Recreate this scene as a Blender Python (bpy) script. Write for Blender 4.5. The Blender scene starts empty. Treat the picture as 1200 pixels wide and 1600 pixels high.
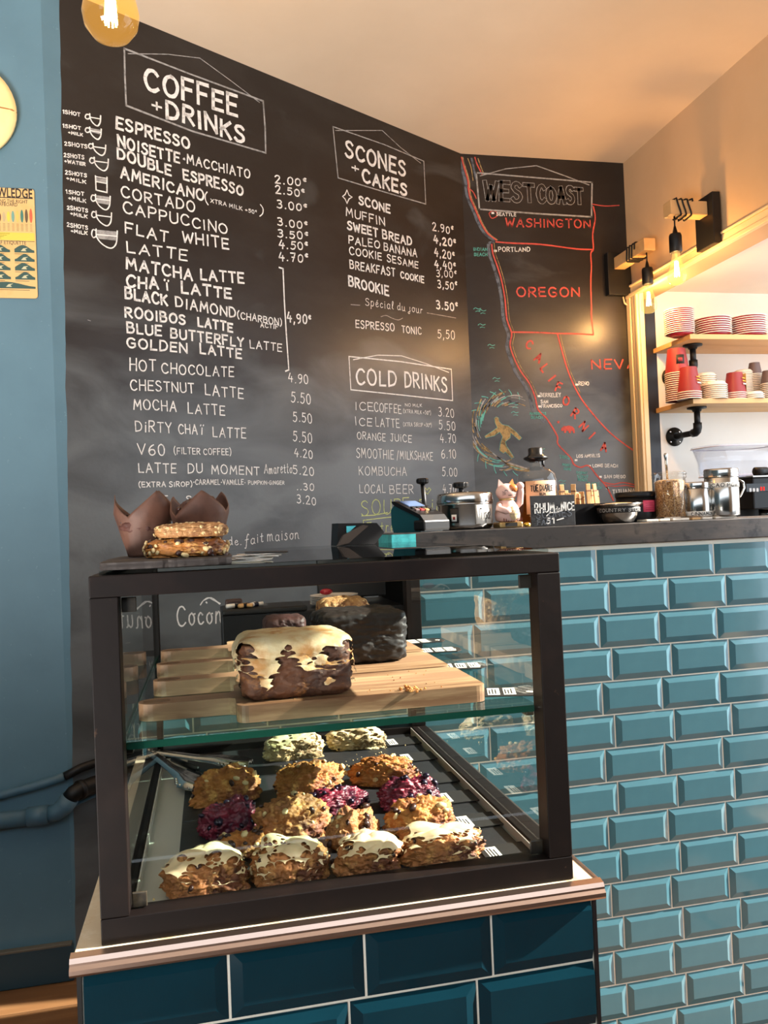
import bpy, bmesh, math, random
from mathutils import Vector, Matrix, noise
random.seed(7)
PI = math.pi
sc = bpy.context.scene
C = sc.collection

# ------------------------------------------------------------------ camera
FPX = 1272.88
YAW, PIT, ROL = 0.213277, 0.014677, -0.041185
CAM = Vector((-0.872673, -1.739984, 1.27346))
fw = Vector((math.sin(YAW), math.cos(YAW), 0)); rt = Vector((math.cos(YAW), -math.sin(YAW), 0)); up = Vector((0, 0, 1))
F3 = fw*math.cos(PIT) + up*math.sin(PIT); U2 = up*math.cos(PIT) - fw*math.sin(PIT)
R3 = rt*math.cos(ROL) + U2*math.sin(ROL); U3 = U2*math.cos(ROL) - rt*math.sin(ROL)
cd = bpy.data.cameras.new('camera'); cam = bpy.data.objects.new('camera', cd); C.objects.link(cam)
cd.sensor_fit = 'HORIZONTAL'; cd.sensor_width = 36; cd.lens = 36*FPX/1200; cd.clip_start = .02
M = Matrix((R3, U3, -F3)).transposed().to_4x4(); M.translation = CAM; cam.matrix_world = M
sc.camera = cam

# ------------------------------------------------------------------ light
w = bpy.data.worlds.new('sky'); sc.world = w; w.use_nodes = True
bg = w.node_tree.nodes['Background']; bg.inputs[0].default_value = (.80, .90, 1, 1); bg.inputs[1].default_value = 3.1
sl = bpy.data.lights.new('sun', 'SUN'); sun = bpy.data.objects.new('sun', sl); C.objects.link(sun)
sl.energy = 21; sl.angle = .009; sl.color = (1, .93, .82)
sun.rotation_euler = Vector((-.85, .085, -.50)).to_track_quat('-Z', 'Y').to_euler()
def area(name, loc, target, sx, sy, e, col):
    l = bpy.data.lights.new(name, 'AREA'); l.shape = 'RECTANGLE'; l.size = sx; l.size_y = sy; l.energy = e; l.color = col
    o = bpy.data.objects.new(name, l); C.objects.link(o); o.location = loc
    o.rotation_euler = (Vector(target)-Vector(loc)).to_track_quat('-Z', 'Y').to_euler(); return o
area('ceiling_fill_light', (-2.5, -2.3, .3), (-1.1, -.2, 2.9), 1.5, 1.0, 52, (1, .93, .87)).data.spread = 1.35  # unseen fill light added to brighten the ceiling
area('kitchen_fill_light', (1.75, .9, 2.26), (1.75, .95, 0), .9, .8, 5, (1, .95, .88))  # unseen area light added to brighten the white kitchen wall
area('kitchen_window_daylight', (3.0, .3, 1.45), (0, .9, 1.2), 1.6, 1.2, 6, (.95, .98, 1))
sc.view_settings.view_transform = 'Standard'; sc.view_settings.look = 'None'
sc.view_settings.exposure = .12; sc.view_settings.gamma = 1; sc.view_settings.use_curve_mapping = False

# ------------------------------------------------------------------ helpers
def ray(x, y): return F3 + R3*((x-600)/FPX) - U3*((y-800)/FPX)
def atY(x, y, Y): d = ray(x, y); return CAM + d*((Y-CAM.y)/d.y)
def atZ(x, y, Z): d = ray(x, y); return CAM + d*((Z-CAM.z)/d.z)
def atX(x, y, X): d = ray(x, y); return CAM + d*((X-CAM.x)/d.x)

class MB:
    def __init__(s): s.v = []; s.f = []; s.m = []; s.mi = 0; s.sm = []
    def add(s, vs, fs, smooth=False):
        b = len(s.v); s.v += [tuple(v) for v in vs]
        for f in fs: s.f.append([b+i for i in f]); s.m.append(s.mi); s.sm.append(smooth)
        return s
    def box(s, a, b, bev=0):
        x0, y0, z0 = a; x1, y1, z1 = b
        if bev <= 0:
            vs = [(x, y, z) for x in (x0, x1) for y in (y0, y1) for z in (z0, z1)]
            return s.add(vs, [(0,1,3,2),(4,6,7,5),(0,4,5,1),(2,3,7,6),(0,2,6,4),(1,5,7,3)])
        bm = bmesh.new(); bmesh.ops.create_cube(bm, size=1)
        for v in bm.verts: v.co = Vector(((x0+x1)/2+v.co.x*(x1-x0), (y0+y1)/2+v.co.y*(y1-y0), (z0+z1)/2+v.co.z*(z1-z0)))
        bmesh.ops.bevel(bm, geom=bm.edges[:], offset=min(bev, .45*min(x1-x0, y1-y0, z1-z0)), segments=2, affect='EDGES', profile=.5)
        return s.bm(bm)
    def bm(s, bm, smooth=False):
        bm.verts.ensure_lookup_table(); bm.verts.index_update()
        s.add([v.co.copy() for v in bm.verts], [[v.index for v in f.verts] for f in bm.faces], smooth); bm.free(); return s
    def xf(s, mat, start=0):
        for i in range(start, len(s.v)): s.v[i] = tuple(mat @ Vector(s.v[i]))
        return s
    def lathe(s, prof, c=(0,0,0), seg=24, axis='Z', smooth=True, cap=True):
        vs = []; fs = []; n = len(prof)
        for r, h in prof:
            for k in range(seg):
                a = 2*PI*k/seg; p = (r*math.cos(a), r*math.sin(a), h)
                if axis == 'X': p = (p[2], p[0], p[1])
                if axis == 'Y': p = (p[0], p[2], -p[1])
                vs.append((p[0]+c[0], p[1]+c[1], p[2]+c[2]))
        for i in range(n-1):
            for k in range(seg):
                k2 = (k+1) % seg; fs.append((i*seg+k, i*seg+k2, (i+1)*seg+k2, (i+1)*seg+k))
        s.add(vs, fs, smooth)
        if cap:
            b = len(s.v)-len(vs)
            if prof[0][0] > 1e-6: s.f.append([b+k for k in reversed(range(seg))]); s.m.append(s.mi); s.sm.append(False)
            if prof[-1][0] > 1e-6: s.f.append([b+(n-1)*seg+k for k in range(seg)]); s.m.append(s.mi); s.sm.append(False)
        return s
    def cyl(s, c, r, h, seg=20, axis='Z', bev=0, smooth=True):
        if bev: return s.lathe([(r-bev, 0), (r, bev), (r, h-bev), (r-bev, h)], c, seg, axis, smooth)
        return s.lathe([(r, 0), (r, h)], c, seg, axis, smooth)
    def tube(s, pts, r, seg=8, smooth=True):
        pts = [Vector(p) for p in pts]; rs = r if isinstance(r, (list, tuple)) else [r]*len(pts)
        vs = []; fs = []; prev = None
        for i, p in enumerate(pts):
            t = (pts[min(i+1, len(pts)-1)]-pts[max(i-1, 0)]).normalized()
            if prev is None:
                a = Vector((0,0,1)) if abs(t.z) < .9 else Vector((1,0,0)); n1 = t.cross(a).normalized()
            else: n1 = (prev - t*prev.dot(t)).normalized()
            prev = n1; n2 = t.cross(n1)
            for k in range(seg):
                a = 2*PI*k/seg; vs.append(p+(n1*math.cos(a)+n2*math.sin(a))*rs[i])
        for i in range(len(pts)-1):
            for k in range(seg):
                k2 = (k+1) % seg; fs.append((i*seg+k, i*seg+k2, (i+1)*seg+k2, (i+1)*seg+k))
        fs.append(list(reversed(range(seg)))); fs.append([(len(pts)-1)*seg+k for k in range(seg)])
        return s.add(vs, fs, smooth)
    def prism(s, poly, h0, h1, plane='XY'):
        n = len(poly); vs = []
        for h in (h0, h1):
            for a, b in poly: vs.append({'XY': (a, b, h), 'XZ': (a, h, b), 'YZ': (h, a, b)}[plane])
        fs = [list(reversed(range(n))), [n+k for k in range(n)]]
        for k in range(n): k2 = (k+1) % n; fs.append((k, k2, n+k2, n+k))
        return s.add(vs, fs)
    def ball(s, c, r, sub=3, scale=(1,1,1), smooth=True):
        bm = bmesh.new(); bmesh.ops.create_icosphere(bm, subdivisions=sub, radius=1)
        for v in bm.verts: v.co = Vector((c[0]+v.co.x*r*scale[0], c[1]+v.co.y*r*scale[1], c[2]+v.co.z*r*scale[2]))
        return s.bm(bm, smooth)
    def mesh(s, name, mats, off=(0,0,0)):
        me = bpy.data.meshes.new(name)
        me.from_pydata([(a-off[0], b-off[1], c-off[2]) for a, b, c in s.v], [], s.f)
        for m in (mats if isinstance(mats, list) else [mats]): me.materials.append(m)
        me.polygons.foreach_set('material_index', s.m); me.polygons.foreach_set('use_smooth', s.sm)
        bm = bmesh.new(); bm.from_mesh(me); bmesh.ops.recalc_face_normals(bm, faces=bm.faces[:]); bm.to_mesh(me); bm.free()
        return me
    def build(s, name, mats, parent=None, local=False, label=None):
        off = (0,0,0)
        if parent is not None and not local:
            r = parent
            while r.parent: r = r.parent
            off = tuple(r.location)
        o = bpy.data.objects.new(name, s.mesh(name, mats, off)); C.objects.link(o)
        if parent is not None: o.parent = parent
        if label: o['label'] = label
        return o
def tag(o, label, cat, group=None):
    o['label'] = label; o['category'] = cat
    if group: o['group'] = group
    return o
def thing(name, label, cat, loc, group=None, rz=0):
    o = bpy.data.objects.new(name, None); C.objects.link(o); o.empty_display_size = .02
    o.location = loc; o.rotation_euler = (0, 0, rz); return tag(o, label, cat, group)
def S(o): o['kind'] = 'structure'; return o
def copy_tree(o, parent=None):
    c = o.copy(); C.objects.link(c)
    if parent: c.parent = parent
    for ch in list(o.children): copy_tree(ch, c)
    return c

# ------------------------------------------------------------------ materials
def lin(c): return tuple((x/12.92 if x <= .04045 else ((x+.055)/1.055)**2.4) for x in c)
def rgb(r, g, b): return lin((r/255, g/255, b/255))
def mat(name, col, rough=.5, metal=0, noise_=None, bump=None, coat=0, emis=None, spec=.5, wave=None, sss=0):
    """noise_ = (scale, colour2, low, high[, stretch]); bump = (scale, strength)"""
    m = bpy.data.materials.new(name); m.use_nodes = True; nt = m.node_tree; b = nt.nodes['Principled BSDF']
    b.inputs['Base Color'].default_value = (*col, 1); b.inputs['Roughness'].default_value = rough; b.inputs['Metallic'].default_value = metal
    b.inputs['Specular IOR Level'].default_value = spec
    if coat: b.inputs['Coat Weight'].default_value = coat; b.inputs['Coat Roughness'].default_value = .05
    if sss: b.inputs['Subsurface Weight'].default_value = sss; b.inputs['Subsurface Scale'].default_value = .004
    if emis: b.inputs['Emission Color'].default_value = (*emis[0], 1); b.inputs['Emission Strength'].default_value = emis[1]
    tc = nt.nodes.new('ShaderNodeTexCoord')
    if noise_:
        layers = noise_ if isinstance(noise_, list) else [noise_]
        prev = None
        for L in layers:
            mp = nt.nodes.new('ShaderNodeMapping'); nt.links.new(tc.outputs['Object'], mp.inputs[0])
            if len(L) > 4: mp.inputs['Scale'].default_value = L[4]
            n = nt.nodes.new('ShaderNodeTexNoise'); n.inputs['Scale'].default_value = L[0]; n.inputs['Detail'].default_value = 6; n.inputs['Roughness'].default_value = .6
            nt.links.new(mp.outputs[0], n.inputs['Vector'])
            r = nt.nodes.new('ShaderNodeMapRange'); r.inputs[1].default_value = L[2]; r.inputs[2].default_value = L[3]
            nt.links.new(n.outputs['Fac'], r.inputs[0])
            mx = nt.nodes.new('ShaderNodeMix'); mx.data_type = 'RGBA'
            if prev: nt.links.new(prev, mx.inputs[6])
            else: mx.inputs[6].default_value = (*col, 1)
            mx.inputs[7].default_value = (*L[1], 1); nt.links.new(r.outputs[0], mx.inputs[0]); prev = mx.outputs[2]
        nt.links.new(prev, b.inputs['Base Color'])
    if bump:
        mp = nt.nodes.new('ShaderNodeMapping'); nt.links.new(tc.outputs['Object'], mp.inputs[0])
        if len(bump) > 2: mp.inputs['Scale'].default_value = bump[2]
        n = nt.nodes.new('ShaderNodeTexNoise'); n.inputs['Scale'].default_value = bump[0]; n.inputs['Detail'].default_value = 5
        nt.links.new(mp.outputs[0], n.inputs['Vector'])
        bp = nt.nodes.new('ShaderNodeBump'); bp.inputs['Strength'].default_value = bump[1]; bp.inputs['Distance'].default_value = .002
        nt.links.new(n.outputs['Fac'], bp.inputs['Height']); nt.links.new(bp.outputs[0], b.inputs['Normal'])
    return m
def glassmat(name, tint, refl=1.0, rough=0.0, ior=1.45):
    m = bpy.data.materials.new(name); m.use_nodes = True; nt = m.node_tree; nt.nodes.clear()
    o = nt.nodes.new('ShaderNodeOutputMaterial'); t = nt.nodes.new('ShaderNodeBsdfTransparent'); g = nt.nodes.new('ShaderNodeBsdfGlossy')
    fr = nt.nodes.new('ShaderNodeFresnel'); fr.inputs[0].default_value = ior; mx = nt.nodes.new('ShaderNodeMixShader')
    mu = nt.nodes.new('ShaderNodeMath'); mu.operation = 'MULTIPLY'; mu.inputs[1].default_value = refl
    t.inputs[0].default_value = (*tint, 1); g.inputs['Roughness'].default_value = rough
    ge = nt.nodes.new('ShaderNodeNewGeometry'); sb = nt.nodes.new('ShaderNodeMath'); sb.operation = 'SUBTRACT'; sb.inputs[0].default_value = 1; nt.links.new(ge.outputs['Backfacing'], sb.inputs[1])
    m2 = nt.nodes.new('ShaderNodeMath'); m2.operation = 'MULTIPLY'; nt.links.new(mu.outputs[0], m2.inputs[0]); nt.links.new(sb.outputs[0], m2.inputs[1])
    nt.links.new(fr.outputs[0], mu.inputs[0]); nt.links.new(m2.outputs[0], mx.inputs[0]); nt.links.new(t.outputs[0], mx.inputs[1]); nt.links.new(g.outputs[0], mx.inputs[2])
    nt.links.new(mx.outputs[0], o.inputs[0]); return m
def emit(name, col, s):
    m = bpy.data.materials.new(name); m.use_nodes = True; nt = m.node_tree; nt.nodes.clear()
    o = nt.nodes.new('ShaderNodeOutputMaterial'); e = nt.nodes.new('ShaderNodeEmission'); e.inputs[0].default_value = (*col, 1); e.inputs[1].default_value = s
    nt.links.new(e.outputs[0], o.inputs[0]); return m

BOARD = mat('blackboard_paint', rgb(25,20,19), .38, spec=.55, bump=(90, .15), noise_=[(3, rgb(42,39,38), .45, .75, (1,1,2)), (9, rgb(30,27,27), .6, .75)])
def dust_and_sheen(m):
    # ragged wiped chalk dust, plus window sheen painted grey into the lower board
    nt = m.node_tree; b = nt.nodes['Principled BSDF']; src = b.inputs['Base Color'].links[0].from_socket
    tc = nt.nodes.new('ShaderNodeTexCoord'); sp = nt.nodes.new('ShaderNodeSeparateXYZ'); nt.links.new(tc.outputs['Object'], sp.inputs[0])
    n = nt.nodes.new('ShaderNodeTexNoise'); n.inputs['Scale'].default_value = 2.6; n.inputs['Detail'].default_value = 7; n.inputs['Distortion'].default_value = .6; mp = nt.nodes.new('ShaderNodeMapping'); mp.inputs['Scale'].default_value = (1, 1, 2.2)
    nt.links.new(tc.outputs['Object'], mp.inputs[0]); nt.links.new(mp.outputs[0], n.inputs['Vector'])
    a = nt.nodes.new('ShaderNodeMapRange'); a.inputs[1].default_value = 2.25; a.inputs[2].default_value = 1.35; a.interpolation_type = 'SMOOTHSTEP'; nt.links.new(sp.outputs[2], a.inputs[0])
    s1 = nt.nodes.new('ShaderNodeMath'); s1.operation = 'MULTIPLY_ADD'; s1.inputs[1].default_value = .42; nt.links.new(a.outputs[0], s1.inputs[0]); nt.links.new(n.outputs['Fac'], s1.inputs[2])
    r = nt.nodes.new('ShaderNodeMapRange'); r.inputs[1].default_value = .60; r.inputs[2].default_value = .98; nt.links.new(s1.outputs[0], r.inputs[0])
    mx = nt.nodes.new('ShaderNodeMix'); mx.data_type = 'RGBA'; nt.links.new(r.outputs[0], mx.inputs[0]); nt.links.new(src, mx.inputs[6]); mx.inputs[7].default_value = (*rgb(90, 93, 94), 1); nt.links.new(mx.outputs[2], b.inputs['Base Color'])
dust_and_sheen(BOARD)
BLUE = mat('blue_wall_paint', rgb(88,122,138), .55, noise_=[(2.5, rgb(78,110,126), .4, .7), (45, rgb(102,134,148), .66, .72)], bump=(60, .12))
BLUED = mat('dark_teal_paint', rgb(34,62,74), .5, bump=(60, .1))
CREAM = mat('cream_plaster', rgb(224,202,176), .75, bump=(25, .12), noise_=(1.2, rgb(214,192,166), .4, .7))
CREAM_SHADED = mat('shaded_cream_plaster', rgb(204,170,132), .75, bump=(25, .12), noise_=(1.2, rgb(190,156,118), .4, .7))  # cream plaster darkened to paint in the dimmer light on the header
BLACKG = mat('black_gloss_paint', rgb(24,20,20), .35)
WHITE = mat('white_plaster', rgb(232,228,220), .7, noise_=(1.5, rgb(222,217,208), .4, .7), bump=(30, .08))
TRIM = mat('cream_gloss_trim', rgb(232,206,160), .45)
GROUT = mat('white_grout', rgb(226,222,208), .8, bump=(200, .2))
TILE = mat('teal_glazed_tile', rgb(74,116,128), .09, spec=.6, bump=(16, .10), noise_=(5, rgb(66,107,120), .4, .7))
TILED = mat('shaded_teal_glazed_tile', rgb(13,48,60), .09, spec=.5, bump=(16, .10), noise_=(6, rgb(11,42,53), .4, .7))  # plinth copy of the teal tile, its shade put into the colour
STEEL = mat('dark_waxed_steel', rgb(74,72,72), .34, .6, noise_=[(7, rgb(98,90,84), .45, .7, (1,1,4)), (30, rgb(52,52,54), .55, .7)], bump=(40, .1))
FRAME = mat('blackened_brown_metal', rgb(17,11,10), .5, 0, spec=.18, noise_=[(14, rgb(28,18,15), .5, .75), (60, rgb(84,62,46), .70, .78)], bump=(60, .12))
CHROME = mat('brushed_chrome_edge', rgb(186,160,146), .30, 1, bump=(60, .12, (.05, 1, 1)))
INOX = mat('stainless_steel', rgb(186,184,180), .18, 1)
INOXB = mat('brushed_steel_sheet', rgb(205,200,192), .38, .45, bump=(150, .1, (1, .05, 1)))
BLACK = mat('black_plastic', rgb(15,15,17), .42, spec=.3)
BLACKM = mat('matt_black_metal', rgb(20,19,19), .5, .3)
SLATE = mat('black_slate_sheet', rgb(27,27,30), .5, bump=(50, .25), noise_=(12, rgb(36,36,40), .5, .7))
SLATEB = mat('rough_slate', rgb(46,40,38), .7, bump=(35, .9), noise_=[(18, rgb(78,70,64), .5, .7), (50, rgb(36,33,33), .55, .7)])
WOOD = mat('acacia_wood', rgb(150,114,86), .5, noise_=[(9, rgb(112,76,50), .45, .65, (.12, 1, 1)), (30, rgb(182,148,112), .5, .65, (.08, 1, 1)), (5, rgb(106,70,44), .6, .75, (.2, 1, 1))], bump=(60, .1, (.1, 1, 1)))
PINE = mat('pale_pine', rgb(214,168,112), .55, noise_=[(10, rgb(188,136,84), .5, .7, (.08, 1, 1)), (3, rgb(226,190,140), .5, .7)], bump=(60, .1, (.1, 1, 1)))
OAK = mat('oak_floorboard', rgb(116,82,50), .5, noise_=[(7, rgb(84,56,34), .45, .7, (.12, 1, 1)), (26, rgb(128,94,60), .5, .65, (.07, 1, 1))], bump=(60, .12, (.1, 1, 1)))
GLASS = glassmat('clear_glass', (.965, .985, .975), .9)
GLASSE = mat('green_glass_edge', rgb(24,70,58), .1, spec=.8)
WGLASS = glassmat('thin_clear_glass', (.97, .97, .96), 1.8)
AMBER = glassmat('amber_bulb_glass', (1, .80, .46), 1.0)
def glow(m, col, s):
    nt = m.node_tree; o = [n for n in nt.nodes if n.type == 'OUTPUT_MATERIAL'][0]; src = o.inputs[0].links[0].from_socket; e = nt.nodes.new('ShaderNodeEmission'); e.inputs[0].default_value = (*col, 1); e.inputs[1].default_value = s
    a = nt.nodes.new('ShaderNodeAddShader'); nt.links.new(src, a.inputs[0]); nt.links.new(e.outputs[0], a.inputs[1]); nt.links.new(a.outputs[0], o.inputs[0])
glow(AMBER, (1, .52, .12), .26)
WARMG = glassmat('warm_bulb_glass', (1, .95, .8), 1.0); glow(WARMG, (1, .60, .16), .30)
PLAST = glassmat('clear_acrylic', (.93, .94, .97), 1.3, .03)
FILA = emit('filament', (1, .62, .22), 60)
FILB = emit('filament_hot', (1, .60, .18), 90)
PAPER = mat('white_paper', rgb(236,232,224), .7)
BROWNP = mat('brown_baking_paper', rgb(94,62,48), .62, noise_=[(30, rgb(70,44,34), .45, .7), (8, rgb(116,82,66), .5, .7)], bump=(40, .5))
CRUST = mat('golden_crust', rgb(178,112,48), .65, noise_=[(22, rgb(122,64,28), .44, .60), (60, rgb(214,160,84), .54, .68), (110, rgb(80,40,20), .62, .72)], bump=(220, .9), sss=.05)
CRUSTD = mat('dark_baked_crust', rgb(164,104,54), .65, noise_=[(20, rgb(100,52,30), .46, .62), (70, rgb(206,150,86), .54, .68), (110, rgb(60,30,18), .62, .72)], bump=(220, .9))
PALEC = mat('pale_herbed_crust', rgb(196,172,120), .65, noise_=[(25, rgb(120,96,60), .46, .62), (90, rgb(220,206,160), .52, .66)], bump=(220, .8))
BERRY = mat('berry_crust', rgb(112,24,44), .42, noise_=[(20, rgb(62,18,40), .44, .58), (60, rgb(156,46,64), .54, .68), (14, rgb(134,78,60), .60, .70)], bump=(160, .8))
ICING = mat('cream_icing', rgb(226,200,158), .42, noise_=(25, rgb(226,206,164), .5, .7), bump=(60, .3), sss=.1)
CHOC = mat('dark_chocolate', rgb(58,32,24), .35, bump=(90, .3))
BERRYB = mat('blackberry', rgb(30,18,40), .28, bump=(160, .5))
NUT = mat('pale_nut', rgb(222,196,142), .5, bump=(60, .3))
DLOAF = mat('black_chocolate_loaf', rgb(30,20,18), .55, noise_=[(12, rgb(20,14,13), .45, .65), (40, rgb(52,32,26), .60, .72)], bump=(40, 1.0))
BLOAF = mat('carrot_loaf_crumb', rgb(96,54,30), .65, noise_=[(16, rgb(56,28,18), .42, .62), (60, rgb(144,92,50), .56, .7)], bump=(120, 1.0))
SESAME = mat('sesame_crust', rgb(176,128,78), .6, noise_=[(60, rgb(124,78,42), .48, .6), (140, rgb(226,190,136), .54, .62)], bump=(260, 1.0))
GRANOLA = mat('granola_crust', rgb(190,124,56), .5, noise_=[(40, rgb(120,66,30), .46, .6), (70, rgb(222,168,92), .54, .66)], bump=(160, 1.0))
SUGAR = mat('brown_sugar', rgb(176,128,76), .6, noise_=[(260, rgb(120,78,42), .46, .54), (300, rgb(222,184,130), .52, .62)], bump=(400, 1.0))
REDP = mat('red_cup_card', rgb(146,42,44), .45)
GREYP = mat('grey_brown_cup_card', rgb(98,80,80), .5)
CARD = mat('white_cup_card', rgb(238,226,210), .5)
PORC = mat('white_porcelain', rgb(242,232,222), .2)
PORR = mat('red_porcelain', rgb(160,28,44), .2)
PIPEB = mat('blue_painted_pipe', rgb(66,98,116), .55, noise_=(20, rgb(58,94,114), .5, .7))
TEALT = mat('turquoise_tape', rgb(70,190,196), .5, noise_=(60, rgb(50,150,160), .45, .7))
TEALP = mat('teal_plastic', rgb(16,72,80), .35)
CHALK = mat('white_chalk_marker', rgb(226,224,220), .8, noise_=(70, rgb(176,172,170), .52, .70))
CHALKF = mat('faint_chalk', rgb(160,158,156), .8, noise_=(60, rgb(120,118,116), .45, .65))
CHALKG = mat('grey_chalk', rgb(96,102,112), .9, noise_=(50, rgb(60,62,68), .45, .62))
CHALKR = mat('red_chalk', rgb(190,78,68), .8, noise_=(70, rgb(150,58,54), .5, .7))
CHALKY = mat('yellow_green_chalk', rgb(196,204,128), .8, noise_=(60, rgb(150,160,100), .5, .68))
CHALKT = mat('turquoise_chalk', rgb(96,176,164), .8, noise_=(60, rgb(66,130,124), .5, .68))
CHALKO = mat('ochre_chalk', rgb(168,140,92), .9, noise_=(60, rgb(100,88,62), .45, .62))
INK = mat('black_ink', rgb(24,22,22), .6)
GOLD = mat('gold_plastic', rgb(196,166,112), .3, .6)
PINKW = mat('pearly_pink_ceramic', rgb(226,188,178), .25, noise_=(30, rgb(214,170,160), .45, .7))
ORANGE = mat('orange_ceramic', rgb(206,120,60), .3)
LIQ = glassmat('amber_rum', (.78, .36, .10), .5)
LABELC = mat('printed_cream_label', rgb(206,160,122), .6)
KRAFT = mat('kraft_paper', rgb(208,160,104), .65, noise_=(40, rgb(184,134,80), .5, .7))
PINKL = mat('pink_label', rgb(214,72,104), .5)
POSTER = mat('yellowed_enamel_sign', rgb(214,176,114), .45, noise_=[(12, rgb(200,156,90), .5, .72), (50, rgb(150,100,60), .70, .76)])
SCREEN = mat('lcd_screen', rgb(90,108,140), .2, emis=(rgb(90,112,150), .35))
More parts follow.
